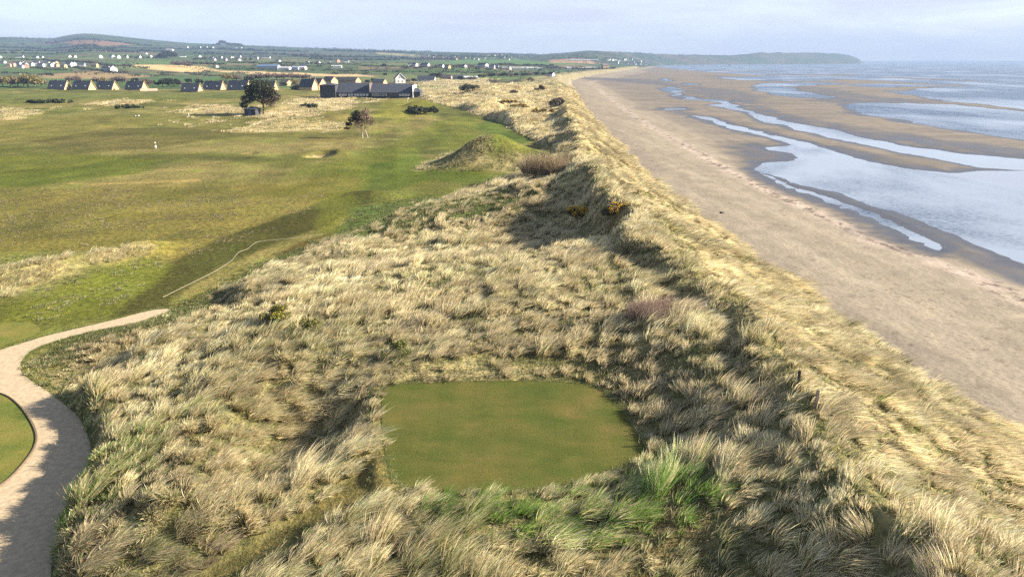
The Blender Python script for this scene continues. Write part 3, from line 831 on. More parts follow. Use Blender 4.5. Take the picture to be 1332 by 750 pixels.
def blades(base, up, outw, wind, L, width, bend, droop, colb, colt, K=3, side_rand=1.0):
    """ribbons: base (n,3) -> verts, tris, colours"""
    n = len(base)
    d0 = up + outw
    d0 /= np.linalg.norm(d0, axis=1, keepdims=True)
    t = np.linspace(0, 1, K + 1)
    pts = base[:, None, :] + L[:, None, None] * (d0[:, None, :] * t[None, :, None] + wind[:, None, :] * (bend[:, None] * t[None] ** 2)[..., None])
    pts[..., 2] -= (L * droop)[:, None] * t[None] ** 2.2
    rd = RNG.normal(size=(n, 3)); rd[:, 2] *= 0.3
    side = np.cross(d0, rd); side /= (np.linalg.norm(side, axis=1, keepdims=True) + 1e-9)
    wt = width[:, None] * (1 - t[None, :-1] ** 1.6 * 0.75) * 0.5
    Lf = pts[:, :-1] - side[:, None, :] * wt[..., None]; Rt = pts[:, :-1] + side[:, None, :] * wt[..., None]
    V = np.concatenate([np.stack([Lf, Rt], 2).reshape(n, 2 * K, 3), pts[:, -1:, :]], 1)
    per = 2 * K + 1
    tri = []
    for k in range(K - 1):
        a = 2 * k; tri += [(a, a + 1, a + 3), (a, a + 3, a + 2)]
    tri.append((2 * K - 2, 2 * K - 1, 2 * K))
    T = (np.arange(n) * per)[:, None, None] + np.array(tri)[None]
    tc = np.concatenate([np.repeat(t[:-1], 2), [1.0]])
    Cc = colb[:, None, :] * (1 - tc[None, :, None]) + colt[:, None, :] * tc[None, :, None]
    return V.reshape(-1, 3), T.reshape(-1, 3), Cc.reshape(-1, 3)

class Grass:
    def __init__(self): self.V = []; self.T = []; self.C = []; self.n = 0
    def add(self, V, T, Cc):
        self.V.append(V.astype(np.float32)); self.T.append((T + self.n).astype(np.int32)); self.C.append(Cc.astype(np.float32)); self.n += len(V)
    def build(self, name, label):
        me = np_mesh(name, np.concatenate(self.V), tris=np.concatenate(self.T), cols=np.concatenate(self.C))
        o = link_mesh(name, me, M['grass']); tag(o, label, kind='stuff'); print(name, 'tris', len(me.polygons)); return o

def scatter(y0, y1, dens, xa, xb):
    """jittered points between two curves"""
    st = 1 / math.sqrt(dens)
    ys = np.arange(y0, y1, st); out = []
    x0 = min(xa(ys).min(), 1e9); x1 = xb(ys).max()
    gx, gy = np.meshgrid(np.arange(x0, x1, st), ys)
    gx = gx + RNG.uniform(-0.5, 0.5, gx.shape) * st; gy = gy + RNG.uniform(-0.5, 0.5, gy.shape) * st
    gx = gx.ravel(); gy = gy.ravel()
    k = (gx > xa(gy)) & (gx < xb(gy)) & (np.abs(gx) < 0.95 * (gy + 14))
    return gx[k], gy[k]

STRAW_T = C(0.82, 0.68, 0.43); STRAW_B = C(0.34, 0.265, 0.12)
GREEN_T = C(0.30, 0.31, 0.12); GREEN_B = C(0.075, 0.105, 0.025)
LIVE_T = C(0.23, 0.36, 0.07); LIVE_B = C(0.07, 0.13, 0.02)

def tufts(g, X, Y, nb, size, width, K, spread=0.55, bendf=0.55, green=None, lean=None, radius=0.22, live=None, tone=None, lay=None):
    if len(X) == 0: return
    n = len(X)
    Z = H(X, Y); nv = normals(X, Y)
    size = np.broadcast_to(size, (n,)).copy()
    if green is None: green = np.zeros(n)
    if live is None: live = np.zeros(n)
    ti = np.repeat(np.arange(n), nb); m = len(ti)
    ang = RNG.uniform(0, 2 * math.pi, m); rho = np.sqrt(RNG.uniform(0, 1, m))
    out = np.stack([np.cos(ang), np.sin(ang), np.zeros(m)], 1)
    sc = size[ti] * RNG.uniform(0.65, 1.2, m)
    bpos = np.stack([X, Y, Z], 1)[ti] + out * (rho * radius * (0.6 + 0.4 * size[ti]))[:, None]
    nn = nv[ti]
    bpos[:, 2] -= ((bpos[:, 0] - X[ti]) * nn[:, 0] + (bpos[:, 1] - Y[ti]) * nn[:, 1]) / nn[:, 2] + 0.03
    # the wind blows off the land towards the sea
    wa = 0.25 + 0.8 * fbm(X / 9.0, Y / 11.0, 201, 3) + RNG.normal(0, 0.12, n)
    if lean is not None: wa = wa + lean
    wv = np.stack([np.cos(wa), np.sin(wa), np.zeros(n)], 1)[ti]
    bend = bendf * RNG.uniform(0.5, 1.4, m) * (0.8 + 0.5 * fbm(X / 6.0, Y / 6.0, 203, 2))[ti]
    ly = np.zeros(m) if lay is None else lay[ti]
    up = nn * 0.55 + np.array([0, 0, 0.6]) * (1 - 0.7 * ly)[:, None] + wv * (0.2 + 0.75 * ly)[:, None]
    ow = out * (spread * rho * RNG.uniform(0.5, 1.3, m))[:, None]
    droop = 0.16 + 0.18 * RNG.uniform(0, 1, m)
    tuft_tone = (0.88 + 0.24 * RNG.uniform(0, 1, n)) * (1 + 0.14 * fbm(X / 7.0, Y / 8.0, 205, 3))
    if tone is not None: tuft_tone = tuft_tone * tone
    gr = np.clip(green[ti] + RNG.normal(0, 0.22, m), 0, 1)[:, None]
    isg = (RNG.uniform(0, 1, m) < 0.05 + 0.5 * green[ti])[:, None]
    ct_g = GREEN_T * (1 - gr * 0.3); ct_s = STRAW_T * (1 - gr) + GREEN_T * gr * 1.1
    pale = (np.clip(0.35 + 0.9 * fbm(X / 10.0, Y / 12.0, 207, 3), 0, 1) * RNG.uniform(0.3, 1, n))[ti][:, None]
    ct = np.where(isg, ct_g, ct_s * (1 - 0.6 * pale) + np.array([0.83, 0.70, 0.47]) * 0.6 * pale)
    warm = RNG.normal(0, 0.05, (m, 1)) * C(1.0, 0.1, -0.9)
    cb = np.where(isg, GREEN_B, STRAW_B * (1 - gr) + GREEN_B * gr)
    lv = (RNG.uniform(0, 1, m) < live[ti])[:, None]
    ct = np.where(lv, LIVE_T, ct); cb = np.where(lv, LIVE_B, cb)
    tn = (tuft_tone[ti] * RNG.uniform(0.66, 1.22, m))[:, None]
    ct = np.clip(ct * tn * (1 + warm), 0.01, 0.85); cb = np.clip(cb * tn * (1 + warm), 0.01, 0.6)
    w = width * RNG.uniform(0.6, 1.3, m)
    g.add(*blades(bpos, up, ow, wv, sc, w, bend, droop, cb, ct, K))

def keep_dune(X, Y, path_gap=0.15):
    """probability of marram"""
    foot = Xf(Y) + 1.3 * fbm(Y / 9.0, X * 0 + 3.3, 61, 3)
    k = (X > XLf(Y) - 0.3 - 4 * sstep(45, 50, Y) * (1 - sstep(62, 66, Y)) + 1.6 * fbm(X / 5.0, Y / 5.0, 91, 3)) & (X < foot + 0.3 + 0.8 * fbm(X / 2.0, Y / 2.5, 93, 2))
    k &= sdf(X, Y, TEE, 3) > 0.10 + 0.25 * fbm(X / 0.9, Y / 0.9, 95, 2)
    k &= sdf(X, Y, PASS, 3) > 0.1 + 0.35 * fbm(X / 1.2, Y / 1.2, 96, 2)
    k &= sdf(X, Y, PATH, 3) > path_gap
    return k

def clump(X, Y, s, seed, lo, hi):
    return lo + (hi - lo) * sstep(-0.5, 0.6, fbm(X / s, Y / s, seed, 3))

dune = Grass()
def dune_band(y0, y1, dens, kids_n, nb, width, K, smul, radius, sig):
    """clumps of several tufts that share their bend, height and tone, with dark gaps between them"""
    cx, cy = scatter(y0, y1, dens, lambda y: XLf(y) - 2, lambda y: Xf(y) + 2)
    n = len(cx)
    csize = clump(cx, cy, 3.2, 215, 0.62, 1.15) * RNG.uniform(0.72, 1.25, n)
    odd = RNG.uniform(0, 1, n)
    csize = csize * np.where(odd < 0.12, 0.6, np.where(odd > 0.93, 1.25, 1.0))
    ctone = RNG.uniform(0.80, 1.16, n) * np.where(odd < 0.12, 0.72, 1.0) * (1 + 0.16 * fbm(cx / 8, cy / 9, 206, 3))
    cang = RNG.normal(0, 0.38, n)
    cgreen = RNG.uniform(0, 1, n) ** 3
    i = np.repeat(np.arange(n), kids_n)
    ox = RNG.normal(0, sig, len(i)); oy = RNG.normal(0, sig, len(i))
    X = cx[i] + ox; Y = cy[i] + oy
    edge_k = np.clip(1.1 - 0.32 * (np.hypot(ox, oy) / sig) ** 2 * 0.6, 0.45, 1.1)
    k = keep_dune(X, Y)
    k &= ~((sdf(X, Y, GULLY, 2) < 0) & (RNG.uniform(0, 1, len(X)) < 0.7))
    for T_ in TRACKS: k &= ~((dist_line(X, Y, T_, 3) < 0.42 + 0.012 * Y * 0.3) & (RNG.uniform(0, 1, len(X)) < 0.85))
    k &= (sdf(X, Y, MOSS, 3) > 0) | (RNG.uniform(0, 1, len(X)) < 0.5)
    gp = sdf(X, Y, GREENPATCH, 4)
    k &= (gp > -0.5) | (RNG.uniform(0, 1, len(X)) < 0.22)
    i = i[k]; X = X[k]; Y = Y[k]; edge_k = edge_k[k]
    foot = Xf(Y); d = foot - X
    slope = (1 - sstep(17.5, 20.5, d))
    hole = (slope > 0.5) & (fbm(X / 2.0, Y / 3.2, 229, 3) < -0.30)
    edge_k = np.where(hole, edge_k * 0.45, edge_k)
    size = csize[i] * edge_k * smul * RNG.uniform(0.85, 1.12, len(X))
    size = size * (1 - 0.06 * slope)
    edge = 1 - sstep(0.0, 1.6, sdf(X, Y, PATH, 3))
    size *= 1 - 0.2 * edge
    size *= 1 - 0.62 * (1 - sstep(1.0, 7.0, sdf(X, Y, PATH, 9))) * sstep(46, 51, Y)
    size *= 1 - 0.5 * (sdf(X, Y, MOSS, 3) < 0)
    te = sdf(X, Y, TEE, 3)
    size *= 1 - 0.42 * (1 - sstep(0.2, 2.4, te)) * ((Y > 36) | (X > -6))
    green = 0.22 * sstep(0.1, 0.7, fbm(X / 7.0, Y / 8.0, 217, 3)) + 0.22 * cgreen[i]
    green = np.clip(green + 0.25 * (1 - sstep(24, 34, Y)) * sstep(-0.2, 0.4, fbm(X / 4, Y / 4, 219, 2)) * (1 - slope), 0, 0.8)
    green = np.where(slope > 0.5, 0.15 * cgreen[i] + 0.2 * sstep(0.25, 0.8, fbm(X / 3.0, Y / 5.0, 221, 3)), green)
    green *= 1 - 0.6 * sstep(55, 90, Y) * (fbm(X / 9, Y / 9, 223, 2) > -0.3)
    br = 1 - sstep(-1.0, 0.5, sdf(X, Y, BRIGHT, 3))
    live = 0.03 + 0.85 * br * (0.35 + 0.65 * sstep(-0.4, 0.3, fbm(X / 2.5, Y / 2.5, 225, 2))) + 0.40 * edge
    live = live + 0.30 * (1 - sstep(-20, -12, X)) * (Y < 40) * sstep(0, 0.4, fbm(X / 3, Y / 3, 227, 2))
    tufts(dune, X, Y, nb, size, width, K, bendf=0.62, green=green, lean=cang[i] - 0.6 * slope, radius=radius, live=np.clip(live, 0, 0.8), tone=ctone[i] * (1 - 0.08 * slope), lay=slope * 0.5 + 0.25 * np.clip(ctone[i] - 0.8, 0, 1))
    # dark green and brown undergrowth between the clumps
    if y1 <= 120:
        ux, uy = scatter(y0, y1, dens * 3.2, lambda y: XLf(y) - 2, lambda y: Xf(y) + 2)
        q = keep_dune(ux, uy); ux = ux[q]; uy = uy[q]
        tufts(dune, ux, uy, max(nb // 3, 10), 0.50 * RNG.uniform(0.6, 1.3, len(ux)), width * 1.1, 2, spread=1.1, bendf=0.4, green=np.full(len(ux), 0.45), radius=0.34, live=np.full(len(ux), 0.12), tone=np.full(len(ux), 0.68))
dune_band(13, 30, 0.95, 6, 56, 0.029, 4, 1.12, 0.20, 0.27)
dune_band(30, 46, 0.92, 6, 46, 0.033, 4, 1.12, 0.20, 0.29)
dune_band(46, 72, 0.80, 5, 42, 0.043, 3, 1.15, 0.26, 0.32)
dune_band(72, 118, 0.54, 5, 34, 0.060, 3, 1.2, 0.32, 0.40)
dune_band(118, 240, 0.20, 5, 26, 0.085, 2, 1.45, 0.60, 0.60)
dune_band(240, 480, 0.06, 5, 22, 0.17, 2, 1.9, 1.2, 1.2)
dune_band(480, 1000, 0.016, 5, 18, 0.34, 2, 2.3, 2.2, 2.4)

def patch_grass(poly, dens, nb, size, width, K, radius, green=0.12, live=0.0, noise=0.0, tone=1.0, spread=0.6):
    lo = poly.min(0); hi = poly.max(0)
    n = int((hi[0] - lo[0]) * (hi[1] - lo[1]) * dens)
    X = RNG.uniform(lo[0], hi[0], n); Y = RNG.uniform(lo[1], hi[1], n)
    k = sdf(X, Y, poly, 3) + noise * fbm(X / 4, Y / 4, 231, 3) < 0
    k &= (sdf(X, Y, PATH, 3) > 0.3)
    k &= np.hypot(X + 49.2, Y - 184) > 4.3
    X = X[k]; Y = Y[k]
    k = fbm(X / 6.0, Y / 7.0, 233, 3) > -0.3 + RNG.normal(0, 0.2, len(X))
    X = X[k]; Y = Y[k]
    tufts(dune, X, Y, nb, size * RNG.uniform(0.7, 1.2, len(X)), width, K, green=np.full(len(X), green) + 0.3 * fbm(X / 8, Y / 8, 235, 2), radius=radius, live=np.full(len(X), live), tone=np.full(len(X), tone), spread=spread)
patch_grass(GRASSY[0], 2.6, 34, 0.85, 0.045, 3, 0.4, 0.05, 0.1, 1.0)
patch_grass(GRASSY[1], 0.30, 22, 1.2, 0.15, 2, 1.0, 0.1, 0, 6)
patch_grass(GRASSY[2], 0.30, 22, 0.9, 0.14, 2, 1.0, 0.2, 0, 6)
patch_grass(GRASSY[3], 0.28, 20, 1.2, 0.16, 2, 1.1, 0.15, 0, 5, 0.9)
patch_grass(GRASSY[4], 0.25, 20, 1.3, 0.2, 2, 1.2, 0.0, 0, 4, 1.05)
patch_grass(GRASSY[5], 1.0, 28, 0.8, 0.075, 2, 0.7, 0.35, 0.05, 3, 0.85)
patch_grass(GRASSY[6], 0.12, 20, 1.0, 0.2, 2, 1.2, 0.3, 0, 8)
patch_grass(GRASSY[7], 0.12, 20, 1.6, 0.24, 2, 1.6, 0.05, 0, 8)
patch_grass(BRIGHT, 1.1, 40, 0.75, 0.030, 4, 0.25, 0.6, 0.75, 0.6, 1.0)
dune.build('dune_grass', 'straw coloured marram grass bent by the wind all over the dunes')

rough = Grass()
def rough_grass():
    # short tussocks of the rough between path and fairway
    poly = gpoly([(-80,246),(150,244),(330,240),(430,245),(440,262),(330,315),(230,345),(150,330),(40,345),(-80,372)])
    lo = poly.min(0); hi = poly.max(0)
    n = int((hi[0]-lo[0]) * (hi[1]-lo[1]) * 1.6)
    X = RNG.uniform(lo[0], hi[0], n); Y = RNG.uniform(lo[1], hi[1], n)
    k = (sdf(X, Y, poly, 3) < -1) & (fbm(X / 5, Y / 6, 241, 3) + 0.3 * fbm(X / 14, Y / 16, 243, 2) - 0.012 * (X + 60) > 0.0 + RNG.normal(0, 0.2, n))
    X = X[k]; Y = Y[k]
    tufts(rough, X, Y, 16, 0.30 * RNG.uniform(0.6, 1.3, len(X)), 0.045, 2, spread=0.9, bendf=0.4, green=np.full(len(X), 0.25), radius=0.25, tone=np.full(len(X), 0.5))
    poly = gpoly([(0,385),(80,360),(180,332),(215,335),(200,365),(150,398),(100,418),(40,418),(0,412)])
    lo = poly.min(0); hi = poly.max(0); n = int((hi[0]-lo[0]) * (hi[1]-lo[1]) * 2.2)
    X = RNG.uniform(lo[0], hi[0], n); Y = RNG.uniform(lo[1], hi[1], n)
    k = (sdf(X, Y, poly, 3) < 0) & (fbm(X / 3, Y / 3, 245, 3) > 0.0 + RNG.normal(0, 0.2, n)) & (sdf(X, Y, GREEN_L, 3) > 0.4) & (sdf(X, Y, PATH, 3) > 0.3)
    X = X[k]; Y = Y[k]
    tufts(rough, X, Y, 22, 0.38 * RNG.uniform(0.6, 1.3, len(X)), 0.035, 2, spread=0.9, bendf=0.4, green=np.full(len(X), 0.3), live=np.full(len(X), 0.35), radius=0.3, tone=np.full(len(X), 0.75))
    # leafy green growth between fairway and dunes
    P_ = GREENPATCH; lo = P_.min(0); hi = P_.max(0); n = int((hi[0]-lo[0]) * (hi[1]-lo[1]) * 3.0)
    X = RNG.uniform(lo[0], hi[0], n); Y = RNG.uniform(lo[1], hi[1], n)
    k = (sdf(X, Y, P_, 3) + 1.5 * fbm(X / 3, Y / 3, 247, 3) < 0.3) & (fbm(X / 2.2, Y / 2.2, 249, 3) > -0.35)
    X = X[k]; Y = Y[k]
    tufts(rough, X, Y, 20, 0.36 * RNG.uniform(0.6, 1.4, len(X)), 0.06, 2, spread=1.1, bendf=0.2, green=np.full(len(X), 0.75), live=np.full(len(X), 0.4), radius=0.35, tone=np.full(len(X), 0.55))
    # edge of the fairway below the dunes, and green hem of the dunes
    Y = RNG.uniform(52, 150, 3600); X = XLf(Y) + RNG.normal(-0.6, 1.0, len(Y))
    k = (sdf(X, Y, PATH, 3) > 0.2)
    X = X[k]; Y = Y[k]
    tufts(rough, X, Y, 18, 0.45 * RNG.uniform(0.5, 1.2, len(X)), 0.05, 2, spread=0.9, bendf=0.3, green=np.full(len(X), 0.65), live=np.full(len(X), 0.3), radius=0.3, tone=np.full(len(X), 0.65))
    # ragged short grass in the mown passage, the mossy hollow and the hem of the tee
    for poly, dens, sz, liv, tn in ((PASS, 14, 0.13, 0.25, 0.6), (MOSS, 9, 0.30, 0.25, 0.66)):
        lo = poly.min(0); hi = poly.max(0); n = int((hi[0]-lo[0]) * (hi[1]-lo[1]) * dens)
        X = RNG.uniform(lo[0], hi[0], n); Y = RNG.uniform(lo[1], hi[1], n)
        k = (sdf(X, Y, poly, 3) < 0.4) & (sdf(X, Y, TEE, 3) > 0.05) & (sdf(X, Y, PATH, 3) > 0.1) & (fbm(X / 1.5, Y / 1.5, 251, 3) > -0.4)
        X = X[k]; Y = Y[k]
        tufts(rough, X, Y, 14, sz * RNG.uniform(0.5, 1.4, len(X)), 0.018, 2, spread=1.0, bendf=0.3, green=np.full(len(X), 0.35), live=np.full(len(X), liv), radius=0.2, tone=np.full(len(X), tn))
    n = len(TEE); i = RNG.integers(0, n, 1500); t = RNG.uniform(0, 1, 1500)[:, None]
    p = TEE[i] * (1 - t) + TEE[(i + 1) % n] * t + RNG.normal(0, 0.16, (1500, 2))
    tufts(rough, p[:, 0], p[:, 1], 14, 0.16 * RNG.uniform(0.5, 1.5, len(p)), 0.016, 2, spread=1.0, bendf=0.3, green=np.full(len(p), 0.45), live=np.full(len(p), 0.4), radius=0.15, tone=np.full(len(p), 0.7))
    # green hem along the path
    n = len(PATH); i = RNG.integers(0, n, 2600); t = RNG.uniform(0, 1, 2600)[:, None]
    p = PATH[i] * (1 - t) + PATH[(i + 1) % n] * t + RNG.normal(0, 0.22, (2600, 2))
    k = (sdf(p[:, 0], p[:, 1], PATH, 3) > 0.0)
    p = p[k]
    tufts(rough, p[:, 0], p[:, 1], 14, 0.22 * RNG.uniform(0.5, 1.5, len(p)), 0.018, 2, spread=1.0, bendf=0.3, green=np.full(len(p), 0.6), live=np.full(len(p), 0.45), radius=0.2, tone=np.full(len(p), 0.65))
rough_grass()
rough.build('rough_grass', 'short green and brown grass of the rough and of the path edges')

# ------------------------------------------------------------------ bushes and trees
def leaf_mesh(name, clumps, n, size, c1, c2, seed=1, shell=0.55, flat=0.0, hi=None):
    """leaf-sized faces spread through uneven lumps; clumps: (x,y,z,rx,ry,rz)"""
    rg = np.random.default_rng(seed)
    cl = np.array(clumps, float); vol = (cl[:, 3] * cl[:, 4] * cl[:, 5]) ** 0.75
    ci = rg.choice(len(cl), n, p=vol / vol.sum())
    d = rg.normal(size=(n, 3)); d /= np.linalg.norm(d, axis=1, keepdims=True)
    r = shell + (1 - shell) * rg.uniform(0, 1, n) ** 0.7
    r *= 1 + 0.22 * rg.normal(size=n) * (rg.uniform(0, 1, n) < 0.3)
    c = cl[ci, :3] + d * r[:, None] * cl[ci, 3:6]
    c = c[c[:, 2] > 0.02] if True else c
    n = len(c); d = rg.normal(size=(n, 3)); d[:, 2] *= (1 - flat); d /= np.linalg.norm(d, axis=1, keepdims=True)
    e = rg.normal(size=(n, 3)); e -= d * (e * d).sum(1, keepdims=True); e /= np.linalg.norm(e, axis=1, keepdims=True)
    s = (size * rg.uniform(0.5, 1.3, n))[:, None]
    V = np.stack([c - d * s, c + e * s * 0.55, c + d * s, c - e * s * 0.55], 1).reshape(-1, 3)
    Q = np.arange(4 * n).reshape(n, 4)
    tt = rg.uniform(0, 1, (n, 1)) ** 1.3
    col = np.asarray(c1) * (1 - tt) + np.asarray(c2) * tt
    if hi is not None:
        k = rg.uniform(0, 1, n) < hi[1]; col[k] = hi[0]
    return np_mesh(name, V, quads=Q, cols=np.repeat(col, 4, 0))

def twig_mesh(name, clumps, n, L, w, c1, c2, seed=1):
    """bare upright twigs fanning from the ground"""
    rg = np.random.default_rng(seed); cl = np.array(clumps, float)
    ci = rg.integers(0, len(cl), n)
    b = cl[ci, :3].copy(); a = rg.uniform(0, 6.283, n); rr = np.sqrt(rg.uniform(0, 1, n))
    b[:, 0] += np.cos(a) * rr * cl[ci, 3]; b[:, 1] += np.sin(a) * rr * cl[ci, 4]
    b[:, 2] = b[:, 2] * 0 + cl[ci, 2]
    d = np.stack([np.cos(a) * rr * 0.5, np.sin(a) * rr * 0.5, np.ones(n)], 1) + rg.normal(0, 0.22, (n, 3))
    d /= np.linalg.norm(d, axis=1, keepdims=True)
    l = (L * cl[ci, 5] * rg.uniform(0.5, 1.15, n) * (1.1 - 0.5 * rr))[:, None]
    s = np.cross(d, rg.normal(size=(n, 3))); s /= np.linalg.norm(s, axis=1, keepdims=True)
    V = np.stack([b - s * w, b + s * w, b + d * l], 1).reshape(-1, 3); T = np.arange(3 * n).reshape(n, 3)
    t = rg.uniform(0, 1, (n, 1)); col = np.asarray(c1) * (1 - t) + np.asarray(c2) * t
    return np_mesh(name, V, tris=T, cols=np.repeat(col, 3, 0))

def lumps(seed, n, rx, ry, rz, sz, z0=0.0):
    rg = random.Random(seed); out = []
    for _ in range(n):
        a = rg.uniform(0, 6.283); r = math.sqrt(rg.random())
        k = rg.uniform(0.6, 1.15)
        out.append((math.cos(a) * r * rx, math.sin(a) * r * ry, z0 + rz * rg.uniform(0.35, 0.9) * (1 - 0.45 * r * r), sz * k, sz * k, sz * k * 0.8))
    return out

def bush(name, u, v, wpx, hpx, label, cat, c1, c2, n, leaf, group=None, seed=1, flowers=None, twigs=None, depth=0.6):
    p = P1(u, v); m = pxm(p); rx = wpx * m / 2; rz = hpx * m
    e = empty(name, (p.x, p.y, p.z - 0.1), 0, label, cat, group)
    cl = lumps(seed, 11 if wpx < 2.5 * hpx else 34, rx * 0.8, max(rx * depth, 0.5), rz, max(min(rx, rz) * 0.36, 0.2))
    if n: link_mesh('foliage', leaf_mesh('foliage', cl, n, leaf, c1, c2, seed), M['leaf'], e)
    if flowers:
        top = [(x, y, z + s * 0.15, s * 1.02, s2 * 1.02, s3) for x, y, z, s, s2, s3 in cl if (x > flowers[2] * rx)]
        link_mesh('blossom', leaf_mesh('blossom', top, flowers[1], leaf * 0.75, flowers[0], tuple(k * 0.6 for k in flowers[0]), seed + 3, 0.9), M['leaf'], e)
    if twigs:
        link_mesh('stems', twig_mesh('stems', [(x, y, 0, s, s2, rz) for x, y, z, s, s2, s3 in cl], twigs[0], 1.0, twigs[1], twigs[2], twigs[3], seed), M['leaf'], e)
    return e

GD1, GD2 = (0.022, 0.030, 0.010), (0.07, 0.085, 0.02)
bush('gorse_bush', 757, 285, 38, 25, 'dark gorse bush with a cap of orange-yellow flowers in the shaded hollow', 'gorse', (0.02,0.022,0.010), (0.07,0.065,0.02), 2600, 0.11, 'gorse on the dune crest', 11, ((0.80,0.46,0.02), 1500, -0.6))
bush('gorse_bush', 802, 281, 44, 20, 'lower gorse bush with fewer flowers touching the dune crest', 'gorse', (0.02,0.022,0.010), (0.10,0.075,0.025), 2200, 0.11, 'gorse on the dune crest', 12, ((0.72,0.42,0.03), 900, -0.3))
bush('gorse_bush', 361, 426, 46, 40, 'round olive gorse bush standing clear of the straw grass', 'gorse', (0.035,0.045,0.010), (0.15,0.14,0.025), 4200, 0.07, 'gorse bushes among the grass', 13, ((0.42,0.36,0.03), 300, 0.1))
bush('gorse_bush', 398, 437, 46, 29, 'flatter yellowish gorse bush just right of the round olive one', 'gorse', (0.06,0.065,0.015), (0.17,0.15,0.04), 2600, 0.07, 'gorse bushes among the grass', 14)
bush('gorse_bush', 519, 467, 46, 30, 'low green gorse bush half sunk in grass above the tee', 'gorse', (0.05,0.06,0.012), (0.14,0.15,0.03), 2400, 0.07, 'gorse bushes among the grass', 15)
bush('heath_shrub', 868, 412, 116, 32, 'wide purplish brown twiggy scrub patch below the dune crest', 'shrub', (0.10,0.07,0.05), (0.19,0.14,0.10), 700, 0.07, None, 16, None, (7000, 0.012, (0.15,0.10,0.08), (0.34,0.25,0.19)), 0.45)
bush('bare_shrub', 722, 224, 88, 30, 'broad bare brown shrub beside the grassy hummock', 'shrub', (0.07,0.08,0.03), (0.13,0.12,0.05), 900, 0.15, None, 17, None, (9000, 0.03, (0.20,0.15,0.085), (0.36,0.28,0.17)), 0.5)
bush('dark_scrub', 727, 138, 28, 12, 'dark brown scrub on the brow above the far beach', 'shrub', (0.05,0.04,0.03), (0.12,0.09,0.06), 1800, 0.35, None, 18)
bush('dark_scrub', 549, 148, 62, 10, 'black-green thicket mound beside the far green', 'shrub', (0.022,0.028,0.014), (0.05,0.055,0.024), 3600, 0.45, None, 19)
bush('dark_scrub', 612, 118, 34, 9, 'grey-green scrub in the far dunes right of the clubhouse', 'shrub', (0.03,0.034,0.02), (0.08,0.075,0.035), 1500, 0.5, None, 20)
for i, (u, v, w, h, lab) in enumerate([(660,134,38,4,'farthest of the three golden brown gorse strips in the far dunes'), (676,141,32,6,'middle one of the three golden brown gorse strips in the far dunes'), (697,146,56,5,'nearest of the three golden brown gorse strips in the far dunes')]):
    bush('gorse_strip', u, v, w, h, lab, 'gorse', (0.12,0.075,0.015), (0.26,0.17,0.03), 1500, 0.35, 'gorse strips in the far dunes', 30 + i, None, None, 0.25)
for i, (u, v, w, h, lab) in enumerate([(702,118,16,7,'dark shrub on the skyline of the far dunes nearest the beach'), (668,123,14,6,'dark shrub midway along the far dunes'), (640,108,18,6,'dark shrub on the highest far dune'), (615,104,14,5,'leftmost dark shrub along the far dunes'), (690,106,12,5,'small brown shrub behind the far dune skyline')]):
    bush('dune_shrub', u, v, w, h, lab, 'shrub', (0.03,0.03,0.018), (0.10,0.075,0.04), 700, 0.45, 'shrubs in the far dunes', 40 + i)
bush('dark_scrub', 64, 134, 84, 5, 'long dark green scrub strip on the far left golf course', 'shrub', (0.03,0.042,0.016), (0.06,0.075,0.028), 2600, 0.7, None, 21, None, None, 0.12)
bush('dark_scrub', 168, 141, 46, 5, 'dark scrub on a mound left of the white tee signs', 'shrub', (0.035,0.048,0.018), (0.07,0.08,0.03), 2000, 0.6, None, 22, None, None, 0.2)
bush('dark_scrub', 402, 140, 26, 6, 'dark bushes in the hummocks right of the large pine', 'shrub', (0.025,0.035,0.018), (0.06,0.07,0.03), 1200, 0.4, None, 23, None, None, 0.3)
bush('dark_scrub', 392, 117, 30, 7, 'dark hedge bushes before the gabled houses left of the clubhouse', 'shrub', (0.02,0.028,0.018), (0.05,0.055,0.03), 1400, 0.5, None, 24, None, None, 0.2)

def limb(mb, a, b, r0, r1, sag=0.0, n=5):
    a = Vector(a); b = Vector(b); pts = []; rad = []
    for i in range(n):
        t = i / (n - 1); p = a.lerp(b, t); p.z += sag * math.sin(math.pi * t); p.x += 0.10 * math.sin(3.1 * t + a.x); pts.append(p); rad.append(r0 + (r1 - r0) * t)
    mb.tube(pts, rad, 7)

def big_pine():
    p = P1(343, 149); m = pxm(p)
    e = empty('pine_tree', p, 0, 'large dark spreading pine beside the small dark hut', 'tree')
    s = m
    tr = MB()
    limb(tr, (0,0,-0.3), (0.6*s, 0, 14*s), 1.3*s, 1.0*s)
    for (x, y, z) in [(-14,2,24),(-8,-6,32),(4,5,36),(12,-3,27),(17,4,20),(-18,0,19),(0,-8,28)]:
        limb(tr, (0.6*s, 0, 13*s), (x*s*0.8, y*s*0.8, z*s), 0.75*s, 0.2*s, 1.0*s)
    tr.build('trunk', M['bark'], e)
    cl = [(-12,0,26,10,8,8),(-20,2,19,9,7,6),(-24,0,12,6,6,4),(-2,-4,34,11,9,8),(-8,5,39,8,7,5),(6,3,36,8,8,7),(12,-2,29,9,8,7),(17,2,22,7,7,5),(-4,-6,24,9,7,7),(4,6,26,9,8,7),(-14,-4,33,7,6,5)]
    cl = [tuple(k * s for k in c) for c in cl]
    link_mesh('crown', leaf_mesh('crown', cl, 6500, 1.15*s, (0.012,0.020,0.010), (0.050,0.055,0.020), 51, 0.45), M['leaf'], e)
    br = [tuple(k * s for k in c) for c in [(14,0,22,9,8,9),(10,2,15,7,6,5),(6,-2,20,7,6,7)]]
    link_mesh('bare_twigs', leaf_mesh('bare_twigs', br, 1400, 0.9*s, (0.10,0.07,0.05), (0.20,0.14,0.10), 52, 0.3), M['leaf'], e)
big_pine()

